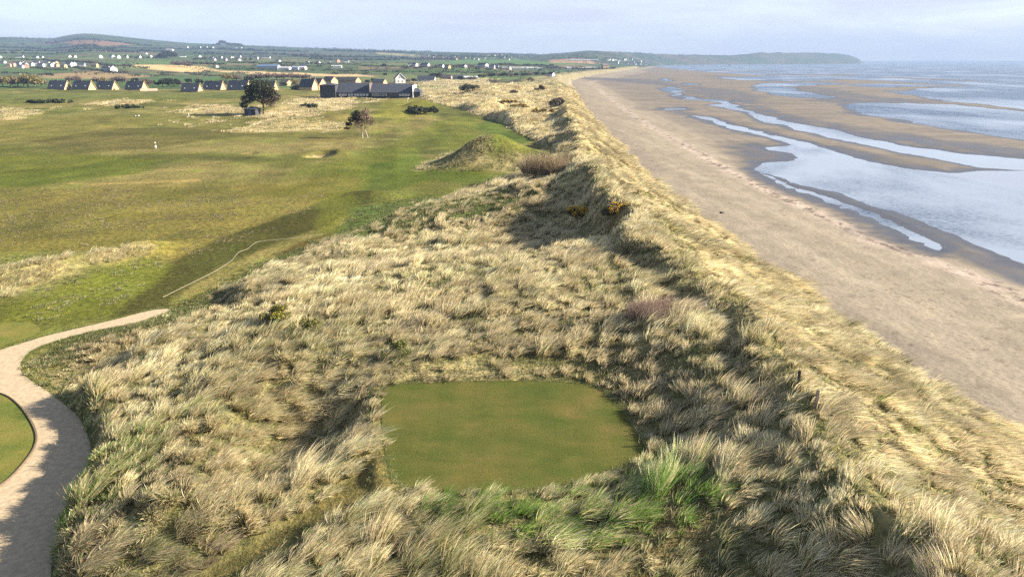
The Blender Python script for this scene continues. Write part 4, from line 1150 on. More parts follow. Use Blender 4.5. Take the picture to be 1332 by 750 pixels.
def small_pine():
    p = P1(474, 180); s = pxm(p)
    e = empty('pine_tree', p, 0, 'smaller half-bare pine on twin pale trunks in the middle of the fairway', 'tree')
    t1 = MB(); limb(t1, (-2.2*s,0,-0.3), (-3*s,0,14*s), 0.75*s, 0.6*s); limb(t1, (-3*s,0,13.5*s), (-11*s,1,26*s), 0.6*s, 0.15*s); limb(t1, (-3*s,0,13.5*s), (-3*s,-2*s,30*s), 0.5*s, 0.15*s); limb(t1, (-3*s,0,12*s), (-15*s,0,18*s), 0.4*s, 0.1*s)
    t1.build('trunk', M['palebark'], e)
    t2 = MB(); limb(t2, (4.2*s,0.3,-0.3), (1.2*s,0,13*s), 0.75*s, 0.55*s); limb(t2, (1.2*s,0,12.5*s), (8*s,1*s,26*s), 0.5*s, 0.12*s); limb(t2, (1.2*s,0,12.5*s), (0*s,2*s,36*s), 0.5*s, 0.1*s); limb(t2, (1.2*s,0,12*s), (13*s,0,19*s), 0.4*s, 0.1*s)
    t2.build('trunk', M['palebark'], e)
    dk = [tuple(k * s for k in c) for c in [(-15,0,24,6,5,4),(-20,1,18,5,5,3),(-11,0,29,6,5,4),(-6,0,26,6,5,5),(-22,0,13,4,4,1.6),(-8,2,33,5,4,3)]]
    link_mesh('crown', leaf_mesh('crown', dk, 1500, 0.95*s, (0.012,0.018,0.010), (0.045,0.045,0.02), 61, 0.35), M['leaf'], e)
    br = [tuple(k * s for k in c) for c in [(0,0,28,8,7,8),(6,2,24,8,6,7),(-6,0,20,8,6,5),(4,0,34,6,5,6),(11,0,20,5,5,4)]]
    link_mesh('bare_twigs', leaf_mesh('bare_twigs', br, 2300, 0.8*s, (0.09,0.062,0.045), (0.21,0.15,0.11), 62, 0.25), M['leaf'], e)
small_pine()

def hut():
    p = P1(329, 149.5); s = pxm(p)
    e = empty('hut', p, R(-8), 'small dark square hut with a shallow pyramid roof under the large pine', 'hut')
    w = 7.6 * s; h = 7.5 * s
    MB().box(-w, w, -w, w, -0.3, h).build('wall', M['dark'], e)
    MB().add([(-w*1.15,-w*1.15,h),(w*1.15,-w*1.15,h),(w*1.15,w*1.15,h),(-w*1.15,w*1.15,h),(0,0,h+3.4*s),(-w*1.15,-w*1.15,h-0.15),(w*1.15,-w*1.15,h-0.15),(w*1.15,w*1.15,h-0.15),(-w*1.15,w*1.15,h-0.15)],
             [(0,1,4),(1,2,4),(2,3,4),(3,0,4),(5,8,7,6),(0,5,6,1),(1,6,7,2),(2,7,8,3),(3,8,5,0)]).build('roof', M['slate'], e)
    MB().box(-0.45, 0.45, -w-0.06, -w+0.02, -0.1, 2.0).build('door', M['bluemetal'], e)
hut()

# far trees: three kinds, copied
TK = {}
def tree_kind(kind):
    e = empty('tree'); e['category'] = 'tree'
    tr = MB(); limb(tr, (0,0,-0.5), (0.1,0,3.2), 0.28, 0.2); limb(tr, (0.1,0,3), (1.6,0.5,5.6), 0.16, 0.05); limb(tr, (0.1,0,3), (-1.5,-0.4,5.8), 0.16, 0.05); limb(tr, (0.1,0,3), (0.1,0.2,7.0), 0.16, 0.05)
    tr.build('trunk', M['bark'], e)
    spec = {'dark': ((0.008,0.014,0.008), (0.028,0.036,0.016), 1100, 0.5, 0.5), 'olive': ((0.10,0.085,0.025), (0.22,0.18,0.06), 900, 0.42, 0.45), 'bare': ((0.07,0.05,0.042), (0.15,0.105,0.085), 900, 0.36, 0.35)}[kind]
    cl = lumps({'dark':71,'olive':72,'bare':73}[kind], 14, 2.6, 2.4, 5.6, 1.7, 1.2)
    link_mesh('crown', leaf_mesh('crown', cl, spec[2], spec[3], spec[0], spec[1], 74, spec[4]), M['leaf'], e)
    TK[kind] = [e, False]
for k in ('dark', 'olive', 'bare'): tree_kind(k)
def put_tree(kind, u, v, hpx, label, group, wide=1.0, sink=0.0):
    pr, used = TK[kind]
    o = copy_tree(pr) if used else pr
    TK[kind][1] = True
    p = P1(u, v); s = 1.18 * hpx * pxm(p) / 8.2
    o.location = (p.x, p.y, p.z - sink - 0.2); o.scale = (s * wide, s * wide, s); o.rotation_euler = (0, 0, random.uniform(0, 6.28))
    tag(o, label, 'tree', group)
KN = {'dark': 'dark evergreen', 'olive': 'pale olive', 'bare': 'bare brown'}
def tree_row(rows_, where, group):
    cnt = {}
    for kind, u, v, h, w in sorted(rows_, key=lambda r: r[1]):
        i = cnt.get(kind, 0); cnt[kind] = i + 1
        put_tree(kind, u, v, h, '%s %s tree from the left %s' % (ORD[i], KN[kind], where), group, w)
tree_row([('bare',4,113,14,1.2),('olive',14,113,15,1.4),('bare',24,113.5,14,1.3),('bare',31,113,15,1.2),('olive',37,114,18,1.3),('olive',46,114,17,1.4),('bare',54,113,12,1.3),
          ('bare',92,108,10,1.3),('bare',100,108,11,1.3),('bare',126,108.5,9,1.4),('olive',134,109,9,1.3),('bare',152,109,11,1.4),('bare',160,109,11,1.4),('dark',176,108,8,1.3),('bare',191,112,11,1.4),('dark',199,112,9,1.4)], 'behind the left row of gabled houses', 'trees behind the left gabled houses')
tree_row([('dark',212,113,11,1.4),('dark',219,113,13,1.4),('dark',227,113,12,1.3),('bare',234,112,9,1.3),('dark',246,109,8,1.2),('dark',260,112,10,1.2),('bare',258,108,8,1.2),('dark',291,112,9,1.2),('olive',294,106,11,1.2),('olive',303,106,10,1.4),('bare',311,106,9,1.4),('dark',324,109,12,1.2)], 'among the middle gabled houses', 'trees among the middle gabled houses')
tree_row([('bare',330,105,10,1.6),('bare',340,105,11,1.7),('bare',350,104.5,11,1.7),('bare',360,104,10,1.7),('bare',370,104,10,1.7),('bare',380,104,10,1.7),('bare',390,104,9,1.7),('bare',399,104,9,1.6),('olive',376,110,7,1.3),('olive',386,112,8,1.3),('olive',384,109,6,1.3),('dark',370,112,6,1.3)], 'in the thicket behind the large pine', 'thicket behind the large pine')
tree_row([('dark',478,108,5,1.4),('dark',486,107,6,1.4),('dark',501,99,5,1.3),('dark',539,107,6,1.5),('bare',531,107,5,1.4),('dark',548,105,5,1.3),('dark',564,102,8,1.6),('dark',570,102,8,1.6),('bare',577,103,7,1.6),('dark',600,104,6,1.5),('bare',588,103,6,1.4),('dark',625,102,6,1.6),('bare',632,101,6,1.6),('dark',640,101,7,1.6),('bare',648,100.5,6,1.6),('dark',656,100.5,7,1.6),('bare',664,100.5,6,1.6),('dark',671,100,6,1.5),('dark',681,100,6,1.6),('bare',690,99.5,6,1.6),('dark',698,99,6,1.6),('dark',707,98.5,5,1.6),('bare',715,98,4,1.5)], 'among the houses beyond the clubhouse', 'trees beyond the clubhouse')
tree_row([('dark',212,76,8,1.6),('dark',217,76,11,1.5),('dark',222,76,10,1.5),('dark',227,75.5,7,1.4),('dark',226,83,4,1.5),('bare',226,86,8,1.2),('bare',233,87,8,1.2),('bare',240,87,8,1.2),('bare',248,88,7,1.3),('dark',499,88,6,1.3)], 'in the far farmland', 'trees in the far farmland')
tree_row([('dark',290,59,7,1.7),('dark',284,59.5,4,1.8),('dark',297,60,5,1.8),('dark',304,60.5,5,1.8),('dark',311,61,5,1.8),('dark',278,60,3,1.8)], 'on the skyline of the low ridge', 'trees on the skyline of the low ridge')

# hedgerows: each a long leafy mesh
HEDGES = [('far', [(0,62,130,61),(0,66.5,150,65.5),(0,70,180,69),(60,57,200,61),(120,63,260,64),(150,67,215,67.5),(250,70,330,72),(300,66,400,68),(330,70,420,72),(420,66,540,70),(380,74,500,75),(500,76,600,78),(250,64,330,66),(400,77,520,79),(560,74,660,75.5)]),
          ('middle', [(88,80,128,83.5),(128,83.5,172,87.5),(0,78,60,78.5),(60,79,90,80.5),(170,75.8,215,76),(250,78,330,79),(300,82,380,83),(380,83,470,85),(330,86,420,87.5),(470,86,560,88),(520,90,640,91),(560,88.3,660,89.5),(440,93,560,95),(640,85,720,86),(700,88.5,800,90),(230,82.5,290,84.5)]),
          ('near', [(40,89,84,92),(88,88,125,92),(125,92,165,96),(50,98.4,70,98.6),(0,96,44,96.5),(160,87,195,90),(205,95.5,275,94),(165,98.5,235,99),(248,97.5,290,100),(285,90.5,350,91.5),(350,91.5,430,92.5),(430,97,480,97.5),(300,95.8,340,96),(560,95.6,640,95)])]
def hedge(u0, v0, u1, v1, label, group, seed):
    a = P1(u0, v0); b = P1(u1, v1); L = (b - a).length
    n = int(min(max(L / 9, 6), 60)); rg = random.Random(seed)
    ang = math.atan2(b.y - a.y, b.x - a.x); ca, sa = math.cos(ang), math.sin(ang)
    hp = 2.6 * pxm(a.lerp(b, 0.5)); hp = min(max(hp, 3.0), 12.0)
    cl = []
    for i in range(n):
        t = (i + rg.random()) / n
        x = a.x + (b.x - a.x) * t; y = a.y + (b.y - a.y) * t
        k = hp * rg.choice([0.5, 0.6, 0.7, 1.1]) * 0.55
        cl.append((x - a.x, y - a.y, H1(x, y) - a.z + k * 0.9 + 0.3, max(L / n * 0.75, k), max(L / n * 0.4, k), k))
    off = min(0, min(c[2] for c in cl)) - 1.0
    cl = [(c[0], c[1], c[2] - off, c[3], c[4], c[5]) for c in cl]
    o = link_mesh('hedge', leaf_mesh('hedge', cl, n * 34, hp * 0.33, (0.008,0.011,0.009), (0.028,0.030,0.018), seed, 0.3), M['leaf'])
    o.location = (a.x, a.y, a.z + off)
    tag(o, label, 'hedge', group)
for band, hs in HEDGES:
    for i, h in enumerate(sorted(hs)):
        hedge(*h, '%s dark hedgerow from the left in the %s fields' % (ORD[i], band), 'hedgerows of the %s fields' % band, 300 + i + len(band) * 50)

def far_woods():
    rg = np.random.default_rng(5)
    U = []; 
    for (u0, u1, v0, v1, n) in [(0,130,49,60,90),(0,75,49.5,52,60),(540,672,70.5,79,260),(600,700,70.5,72.5,60),(200,560,60,76,110),(650,760,70,78,130),(760,850,68,83,130),(0,180,75,92,90),(250,420,73,93,170),(420,560,78,95,110),(560,720,90,97.5,150),(300,560,59,67,80),(90,160,92,98,40),(850,960,71,80,40),(690,760,88,97,70)]:
        u = rg.uniform(u0, u1, n); v = rg.uniform(v0, v1, n); U.append(np.stack([u, v], 1))
    U = np.concatenate(U)
    vs = np.interp(U[:, 0], SKY_U, SKY_V); U[:, 1] = np.maximum(U[:, 1], vs + 0.6)
    p = P(U[:, 0], U[:, 1]); k = p[:, 1] < 9000; p = p[k]
    m = p[:, 1] / FOC
    cl = []
    for q, mm in zip(p, m):
        h = min(max(3.0 * mm * rg.uniform(0.5, 1.2), 3.0), 12.0)
        cl.append((q[0], q[1], q[2] + h * 0.42 + 5, h * rg.uniform(0.7, 1.8), h * 0.7, h * 0.55))
    me = leaf_mesh('distant_woods', cl, len(cl) * 26, 1.6, (0.010,0.014,0.011), (0.040,0.038,0.024), 77, 0.35)
    o = link_mesh('distant_woods', me, M['leaf']); o.location.z = -5
    tag(o, 'hazy copses and scrub scattered over the distant farmland', kind='stuff')
far_woods()

# ------------------------------------------------------------------ buildings
def make_house(name, L, W, hw, hr, wall, roof, over=0.35, thick=0.25, gable_windows=(), front_windows=(), chimney=None, verge=None, door=False, rooflights=()):
    """ridge along local x, front towards local -y; root at the base centre"""
    e = empty(name)
    MB().prism([(-W/2, -0.6), (W/2, -0.6), (W/2, hw), (0, hw + hr), (-W/2, hw)], -L/2, L/2).build('wall', wall, e)
    rf = MB(); sl = math.hypot(W/2, hr); nx = L/2 + over
    k = (W/2 + over) / (W/2)
    for sgn in (-1, 1):
        y1 = sgn * W/2 * k; z1 = hw + hr - hr * k
        q = [(-nx, y1, z1 + 0.02), (nx, y1, z1 + 0.02), (nx, 0, hw + hr + 0.02), (-nx, 0, hw + hr + 0.02)]
        if sgn > 0: q = q[::-1]
        rf.slab(q, thick)
    ro = rf.build('roof', roof, e)
    if verge:
        for sx in (-1, 1):
            vb = MB()
            for sgn in (-1, 1):
                y1 = sgn * (W/2 * k + 0.1); z1 = hw + hr - hr * k
                x = sx * (nx + 0.01); x2 = x + sx * 0.25
                vb.add([(x, y1, z1 - 0.1), (x, 0, hw + hr - 0.1), (x, 0, hw + hr + thick + 0.15), (x, y1, z1 + thick + 0.15), (x2, y1, z1 - 0.1), (x2, 0, hw + hr - 0.1), (x2, 0, hw + hr + thick + 0.15), (x2, y1, z1 + thick + 0.15)],
                       [(0,1,2,3),(7,6,5,4),(0,4,5,1),(3,2,6,7),(0,3,7,4),(1,5,6,2)])
            vb.build('verge_board', verge, ro)
    if chimney:
        cx, cw = chimney
        MB().box(cx - cw, cx + cw, -0.45, 0.45, hw + hr - 0.6, hw + hr + 1.2).build('chimney', M['brownroof'], ro)
    def win(x0, x1, y0, y1, z0, z1, axis):
        f = MB().box(x0, x1, y0, y1, z0, z1).build('window', M['frame'], e)
        if axis == 'x':
            s = 0.03 if x1 > 0 else -0.03
            MB().box(min(x0, x1) + s + 0.02, max(x0, x1) + s - 0.02, y0 + 0.12, y1 - 0.12, z0 + 0.12, z1 - 0.12).build('pane', M['glass'], f)
        else:
            MB().box(x0 + 0.12, x1 - 0.12, y0 - 0.03, y1 - 0.05, z0 + 0.12, z1 - 0.12).build('pane', M['glass'], f)
    for (y, z, w, h) in gable_windows: win(L/2 - 0.05, L/2 + 0.05, y - w/2, y + w/2, z, z + h, 'x')
    for (x, z, w, h) in front_windows: win(x - w/2, x + w/2, -W/2 - 0.05, -W/2 + 0.05, z, z + h, 'y')
    for (x, t, w, h) in rooflights:
        yy = -W/2 * (1 - t); zz = hw + hr * t; ny, nz = -hr / sl, W/2 / sl; dy, dz = W/2 / sl, hr / sl
        c = Vector((x, yy, zz)) + Vector((0, ny, nz)) * (thick + 0.08)
        q = [c + Vector((-w/2, -dy*h/2, -dz*h/2)), c + Vector((w/2, -dy*h/2, -dz*h/2)), c + Vector((w/2, dy*h/2, dz*h/2)), c + Vector((-w/2, dy*h/2, dz*h/2))]
        MB().slab(q, 0.08).build('rooflight', M['paint'], ro)
    if door:
        MB().box(-0.5, 0.5, -W/2 - 0.06, -W/2 + 0.02, -0.05, 2.05).build('door', M['bluemetal'], e)
    return e

def gabled_houses():
    pr = make_house('gabled_house', 16.5, 9.6, 1.0, 8.0, M['cream'], M['slate'], 0.5, 0.3,
                    gable_windows=[(-1.6, 0.9, 1.6, 1.4), (1.6, 0.9, 1.6, 1.4), (0, 3.9, 1.5, 1.5)], chimney=(-1.5, 0.6), verge=M['cream'],
                    front_windows=(), rooflights=[(-5, 0.3, 1.0, 0.9), (4.5, 0.34, 1.0, 0.9)])
    spots = [(78, 116.0, 'leftmost, beside the olive trees', 1.0, 'cream'), (109.5, 116.3, 'second from the left', 1.0, 'cream'), (140, 116.4, 'third from the left, orange gable', 1.0, 'peach'),
             (178, 116.7, 'fourth from the left, before the brick wall', 1.0, 'cream'), (250, 119, 'lowest, right of the brick wall', 0.9, 'cream'), (279.5, 116.8, 'just left of the large pine, second', 1.0, 'cream'),
             (312, 117.0, 'partly behind the large pine', 1.05, 'cream'), (347.5, 116.5, 'peering out right of the large pine', 1.0, 'cream')]
    cache = None
    for i, (u, v, w, s, wl) in enumerate(spots):
        o = pr if i == 0 else copy_tree(pr)
        p = P1(u, v); p = Vector((p.x, p.y, H1(p.x, p.y)))
        o.location = p; o.scale = (s * 0.93, s * 0.93, s * 0.77); o.rotation_euler = (0, 0, R(-9 + random.uniform(-3, 3)))
        tag(o, 'steep slate-roofed gabled house, %s' % w, 'house', 'steep gabled houses beyond the golf course')
gabled_houses()

def low_wall():
    a = P1(182, 118.3); b = P1(205, 118.3)
    mb = MB(); mb.box(0, (b - a).length, -0.2, 0.2, -0.3, 1.5)
    o = mb.build('garden_wall', M['brick']); o.location = a; o.rotation_euler.z = math.atan2(b.y - a.y, b.x - a.x)
    tag(o, 'low brown brick garden wall right of the left gabled houses', 'wall')
low_wall()

def clubhouse():
    p = P1(478, 127.6); s = pxm(p)
    e = empty('clubhouse', (p.x, p.y, p.z + 0.9), 0, 'long dark roofed clubhouse with a strip of windows behind the far green', 'clubhouse')
    x = lambda u: (u - 478) * s / 1.0
    Wd = 17.0; hw = 5.4 * s; top = 16.8 * s
    def wing(u0, u1, hw, top, y0, y1, roofmat, wall, drop=0.0):
        MB().box(x(u0), x(u1), y0, y1, -1.0, hw).build('wall', wall, e)
        ym = y0 + (y1 - y0) * 0.55
        r = MB()
        r.add([(x(u0)-0.6,y0-0.9,hw-0.1),(x(u1)+0.6,y0-0.9,hw-0.1),(x(u1)+0.1,ym,top),(x(u0)-0.1,ym,top),(x(u0)-0.6,y1+0.9,hw-0.1),(x(u1)+0.6,y1+0.9,hw-0.1)],
              [(0,1,2,3),(3,2,5,4),(0,3,4),(1,5,2),(0,4,5,1)])
        return r.build('roof', roofmat, e)
    wing(438.5, 481, hw, top, 0, Wd, M['slate'], M['dark'])
    wing(482.4, 536.3, hw*0.98, top*0.93, -1.0, Wd, M['slate'], M['dark'])
    # boxy dark block at the left end
    MB().box(x(418), x(438), -2.5, Wd*0.7, -1.0, 14.5*s).build('wall', M['dark'], e)
    MB().add([(x(417),-3.2,14.5*s+0.01),(x(439),-3.2,14.5*s+0.01),(x(439),Wd*0.75,14.5*s+0.01),(x(417),Wd*0.75,14.5*s+0.01),(x(428),Wd*0.3,17*s)],[(0,1,4),(1,2,4),(2,3,4),(3,0,4),(0,3,2,1)]).build('roof', M['slate'], e)
    # white end wall and the low wing at the right
    MB().box(x(537.1), x(537.9), -2.0, Wd+1, -1.0, 14.0*s).build('end_wall', M['white'], e)
    MB().box(x(538.2), x(546.5), 0, Wd*0.8, -1.0, 6.0*s).build('wall', M['dark'], e)
    MB().add([(x(538.2),-0.8,6*s+0.01),(x(547.5),-0.8,6*s+0.01),(x(547.5),Wd*0.85,6*s+0.01),(x(538.2),Wd*0.85,6*s+0.01),(x(538.2),Wd*0.4,11*s),(x(543),Wd*0.4,10*s)],[(0,1,5,4),(1,2,5),(2,3,4,5),(0,4,3),(0,3,2,1)]).build('roof', M['slate'], e)
    for i, u in enumerate([441,444.6,448.2,453,456.6,461,464.6,468.6,472.2,476.4]):
        f = MB().box(x(u), x(u+2.9), -0.10, 0.02, 1.0*s, 4.4*s).build('window', M['frame'], e)
        MB().box(x(u)+0.25, x(u+2.9)-0.25, -0.14, -0.06, 2.7*s, 4.1*s).build('pane', M['glass'], f)
    for i, u in enumerate([484.5,488.4,492.5,497,501,519.6,523.2,526.8,530.4]):
        f = MB().box(x(u), x(u+2.9), -1.10, -0.98, 1.0*s, 4.2*s).build('window', M['frame'], e)
        MB().box(x(u)+0.25, x(u+2.9)-0.25, -1.14, -1.06, (2.4 if i > 4 else 1.4)*s, 3.9*s).build('pane', M['glass'], f)
    MB().box(x(505), x(517), -1.08, -0.98, 0.3*s, 4.4*s).build('glazed_doors', M['glass'], e)
    MB().box(x(481.25), x(482.0), -1.6, Wd*0.55, hw*0.9, top*1.0).build('fire_wall', M['brownroof'], e)
clubhouse()

# houses near the clubhouse
def place(o, u, v, s=1.0, rz=0.0, label=None, cat='house', group=None):
    p = P1(u, v); o.location = p; o.scale = (s, s, s); o.rotation_euler = (0, 0, rz); tag(o, label, cat, group); return o
gw = [(-1.5, 1.0, 1.3, 1.3), (1.5, 1.0, 1.3, 1.3)]
place(make_house('gabled_house', 13, 8.5, 2.6, 6.0, M['peach'], M['slate'], gable_windows=gw + [(0, 4.6, 1.2, 1.2)], verge=M['cream'], chimney=(2, 0.5)), 402, 117.0, 1.0, R(-24), 'orange gabled house left of the clubhouse with a pale verge', group='houses round the clubhouse')
place(make_house('gabled_house', 14, 10, 3.4, 5.6, M['peach'], M['brownroof'], gable_windows=gw + [(0, 4.6, 1.2, 1.2)], chimney=(-2, 0.5)), 413, 116.5, 1.0, R(-32), 'broad orange gable wall touching the left end of the clubhouse', group='houses round the clubhouse')
place(make_house('house', 12, 8, 4.6, 3.6, M['peach'], M['brownroof'], gable_windows=gw, front_windows=[(-3,1,1.4,1.3),(3,1,1.4,1.3)]), 430, 111.5, 1.0, R(-35), 'orange brick house showing above the left half of the clubhouse roof', group='houses round the clubhouse')
place(make_house('house', 15, 8, 3.4, 3.2, M['cream'], M['brownroof'], gable_windows=gw, front_windows=[(-4,1,1.4,1.3),(4,1,1.4,1.3)]), 446, 109.5, 1.0, R(-30), 'cream terrace house above the clubhouse roof, left one of the pair', group='houses round the clubhouse')
place(make_house('house', 15, 8, 3.4, 3.0, M['cream'], M['brownroof'], gable_windows=gw, front_windows=[(-4,1,1.4,1.3),(4,1,1.4,1.3)]), 459, 109, 1.0, R(-30), 'cream terrace house above the clubhouse roof, right one of the pair', group='houses round the clubhouse')
place(make_house('bungalow', 13, 8, 2.4, 2.6, M['cream'], M['slate'], gable_windows=gw[:1], front_windows=[(-3,0.9,1.4,1.2),(3,0.9,1.4,1.2)]), 494, 109.5, 1.0, R(-20), 'small slate roofed bungalow left of the white gabled house', group='houses round the clubhouse')
place(make_house('white_house', 10, 10, 4.4, 5.0, M['white'], M['slate'], gable_windows=[(-2,1,1.6,1.5),(2,1,1.6,1.5),(-1,4.8,1.2,1.4),(1,4.8,1.2,1.4)], front_windows=[(-2.5,1,1.6,1.4),(2.5,1,1.6,1.4)], chimney=(3.5,0.5), verge=M['frame']), 520, 108, 1.05, R(-72), 'white two storey house with a gable facing the clubhouse roof', group='houses round the clubhouse')
place(make_house('bungalow', 20, 9, 2.8, 3.4, M['white'], M['slate'], gable_windows=gw, front_windows=[(-7,0.8,1.7,1.6),(-3.5,0.8,1.7,1.6),(3.5,0.8,1.7,1.6),(7,0.8,1.7,1.6)], door=True), 555, 106, 1.0, R(-3), 'long white bungalow with a grey roof right of the clubhouse', group='houses round the clubhouse')
place(make_house('bungalow', 12, 8, 2.6, 3.4, M['brick'], M['brownroof'], gable_windows=gw, front_windows=[(-3,0.8,1.5,1.4),(3,0.8,1.5,1.4)]), 582, 104, 1.0, R(-20), 'brown roofed bungalow between dark trees right of the long white bungalow', group='houses round the clubhouse')
place(make_house('bungalow', 14, 8, 2.6, 2.4, M['grey'], M['slate'], front_windows=[(-3,0.8,1.5,1.4),(3,0.8,1.5,1.4)]), 596, 103.5, 1.0, R(5), 'low grey house hidden by dark trees left of the far dunes', group='houses round the clubhouse')
place(make_house('bungalow', 18, 7, 2.4, 1.6, M['white'], M['grey'], front_windows=[(-5,0.8,1.5,1.2),(0,0.8,1.5,1.2),(5,0.8,1.5,1.2)]), 612, 103.5, 1.0, R(8), 'low white flat roofed house at the left edge of the far dunes', group='houses round the clubhouse')
place(make_house('bungalow', 10, 7, 2.6, 2.4, M['cream'], M['brownroof'], gable_windows=gw[:1]), 372, 111, 1.0, R(-30), 'pale bungalow among bushes right of the large pine', group='houses round the clubhouse')
place(make_house('house', 9, 7, 2.8, 2.8, M['white'], M['slate'], gable_windows=gw[:1]), 717, 99, 0.9, R(-40), 'small white house at the end of the far dunes by the beach', group='houses round the clubhouse')

# far houses: wall and roof, copied
FK = {}
def far_house(kind):
    wall, roof, L, W, hw, hr = {'white': ('white','slate',11,7.5,4.4,3.0), 'long': ('white','slate',17,8,3.0,2.8), 'pink': ('brick','brownroof',10,8,5.0,3.2), 'cream': ('cream','brownroof',10,8,5.0,3.0), 'grey': ('grey','slate',12,8,4.6,3.2), 'caravan': ('white','white',10,3.6,2.7,0.5), 'shed': ('grey','bluemetal',30,14,4.5,2.2), 'whiteshed': ('white','grey',30,14,5.0,2.0)}[kind]
    e = empty('caravan' if kind == 'caravan' else 'farm_shed' if 'shed' in kind else 'house')
    MB().prism([(-W/2, -1.2), (W/2, -1.2), (W/2, hw), (0, hw + hr), (-W/2, hw)], -L/2, L/2).build('wall', M[wall], e)
    rf = MB()
    for sgn in (-1, 1):
        q = [(-L/2-0.3, sgn*(W/2+0.3), hw-0.3*hr/(W/2)+0.02), (L/2+0.3, sgn*(W/2+0.3), hw-0.3*hr/(W/2)+0.02), (L/2+0.3, 0, hw+hr+0.02), (-L/2-0.3, 0, hw+hr+0.02)]
        rf.slab(q if sgn < 0 else q[::-1], 0.25)
    rf.build('roof', M[roof], e)
    FK[kind] = [e, False]
for k in ('white','long','pink','cream','grey','caravan','shed','whiteshed'): far_house(k)
KW = {'white': 'white slate-roofed house', 'long': 'long white bungalow', 'pink': 'pink brick house', 'cream': 'cream brown-roofed house', 'grey': 'grey slate-roofed house', 'caravan': 'white holiday caravan', 'shed': 'long blue roofed farm shed', 'whiteshed': 'long white farm shed'}
KC = {'caravan': 'caravan', 'shed': 'shed', 'whiteshed': 'shed'}
def cluster(items, where, group):
    cnt = {}
    tot = {}
    for it in items: tot[it[0]] = tot.get(it[0], 0) + 1
    for kind, u, v, s in sorted(items, key=lambda r: r[1]):
        pr, used = FK[kind]; o = copy_tree(pr) if used else pr; FK[kind][1] = True
        i = cnt.get(kind, 0); cnt[kind] = i + 1
        lab = ('%s %s from the left %s' % (ORD[i], KW[kind], where)) if tot[kind] > 1 else '%s %s' % (KW[kind], where)
        rz = R(random.choice([-25, -40, -60, -12, 12]) + random.uniform(-8, 8)) if kind not in ('caravan', 'shed', 'whiteshed') else R(random.uniform(-6, 6))
        place(o, u, v, s * 0.86 * random.uniform(0.9, 1.08), rz, lab, KC.get(kind, 'house'), group)
cluster([('white',5,83.2,1),('pink',11.5,87,1),('pink',17,86.6,1.05),('grey',24,85,1),('white',27.5,88.6,.9),('grey',30.6,84.6,1),('pink',35,88.6,1.05),('cream',38,84.8,1),('white',42,85.6,1),('grey',33,86.2,1),('white',60.7,85,1.2),('grey',66,86.8,1),('grey',70,85,1),('cream',74,84,1),('pink',74.5,87.3,1),('cream',83.6,88.6,1),('white',91,87,1.35),('grey',96,85.5,1),('grey',107,86.6,1.1),('cream',124,88,1.1),('grey',48,84,1),('grey',54,87,1),('white',148,93.6,1.5),('grey',139,92.5,1.2)], 'in the village on the far left', 'village houses on the far left')
cluster([('white',0.6,75.6,1),('long',26,75.2,1.2),('long',46.6,75.8,1.1),('white',54.7,75.8,.9),('long',91,74.8,1.2),('long',97,74.8,1),('white',131.5,75.6,1.3),('grey',146,75.5,1.2),('white',154,76,1.3),('white',164.5,75.5,1)], 'along the road below the left hill', 'houses along the road below the left hill')
cluster([('white',181,75.6,1),('white',191,71,1),('white',196.4,75.4,1.2),('white',210.5,70,1.2),('whiteshed',220.6,66.2,1.2),('long',238,74.4,1.2),('long',259.6,74.6,1.4),('grey',279,79,1),('grey',287,76,1),('grey',301.7,76.4,1.2),('white',312,74.6,1.2),('white',312,79.5,1.1),('white',283,88.3,.8),('white',301,76.5,1.1),('grey',276,77.5,1),('grey',293,79,1)], 'on the farmland above the stubble field', 'houses above the stubble field')
cluster([('white',243.6,62.4,1.2),('white',268.5,62,1.2),('white',277,62.8,1.4),('long',305.6,63,1.2),('white',314.5,63,1),('white',260,62.4,1)], 'on the low ridge under the skyline trees', 'houses on the low ridge')
cluster([('white',311.7,74.8,1),('white',333.6,77.2,1.2),('grey',344,76.2,1.3),('white',349,76.2,1.4),('long',362,80.6,1),('white',400,82.8,1),('long',413.6,82.8,1),('shed',350,90.4,1.3),('whiteshed',369,91.4,1),('shed',380,91,1),('whiteshed',389.6,90.6,.9),('grey',394,88.5,1)], 'in the fields behind the large pine', 'farm buildings behind the large pine')
cluster([('white',431,81.2,1),('pink',439.7,81.4,1.3),('white',451,81.4,1.4),('whiteshed',438,88.2,.8),('grey',535,86.6,1.2),('white',540,86.6,1),('grey',555,87.2,1.2),('grey',551,87.2,1),('white',574,88,1),('cream',583,89.4,1),('grey',626,87.6,1.2),('white',632,88.2,1.4),('grey',645,89,1.2),('long',660,90,1.1),('grey',640,89.2,1),('grey',604,88.8,1)], 'in the green fields behind the clubhouse', 'houses behind the clubhouse')
rr = random.Random(3)
cluster([(rr.choice(['white','grey','grey','grey','cream','long']), 547 + i * 5.2 + rr.uniform(-2, 2), 74.2 + rr.uniform(-2.2, 4.2), rr.uniform(.9, 1.2)) for i in range(24)], 'in the village on the central skyline', 'village on the central skyline')
cluster([('caravan', 657 + i * 3.5, 89.9 + rr.uniform(-.2, .2), 1.25) for i in range(14)], 'in the park left of the far beach', 'caravans left of the far beach')
cluster([('caravan', 737 + i * 3.3, 89.6 + rr.uniform(-.3, .3), 1.35) for i in range(14)] , 'in the park above the far beach', 'caravans above the far beach')
cluster([('caravan', 740 + i * 3.6, 79.2 + rr.uniform(-.3, .3), 1.7) for i in range(11)], 'on the slope of the far coastal hill', 'caravans on the far coastal hill')
cluster([('cream', 787, 90, 1.9)], 'large and pale, beside the caravans above the far beach', 'buildings by the far beach')
cluster([(rr.choice(['white','white','grey','cream','grey']), 790 + i * 2.6 + rr.uniform(-1, 1), 81 + rr.uniform(-4, 4), rr.uniform(1.2, 1.7)) for i in range(20)], 'in the village before the headland', 'seaside village at the foot of the headland')

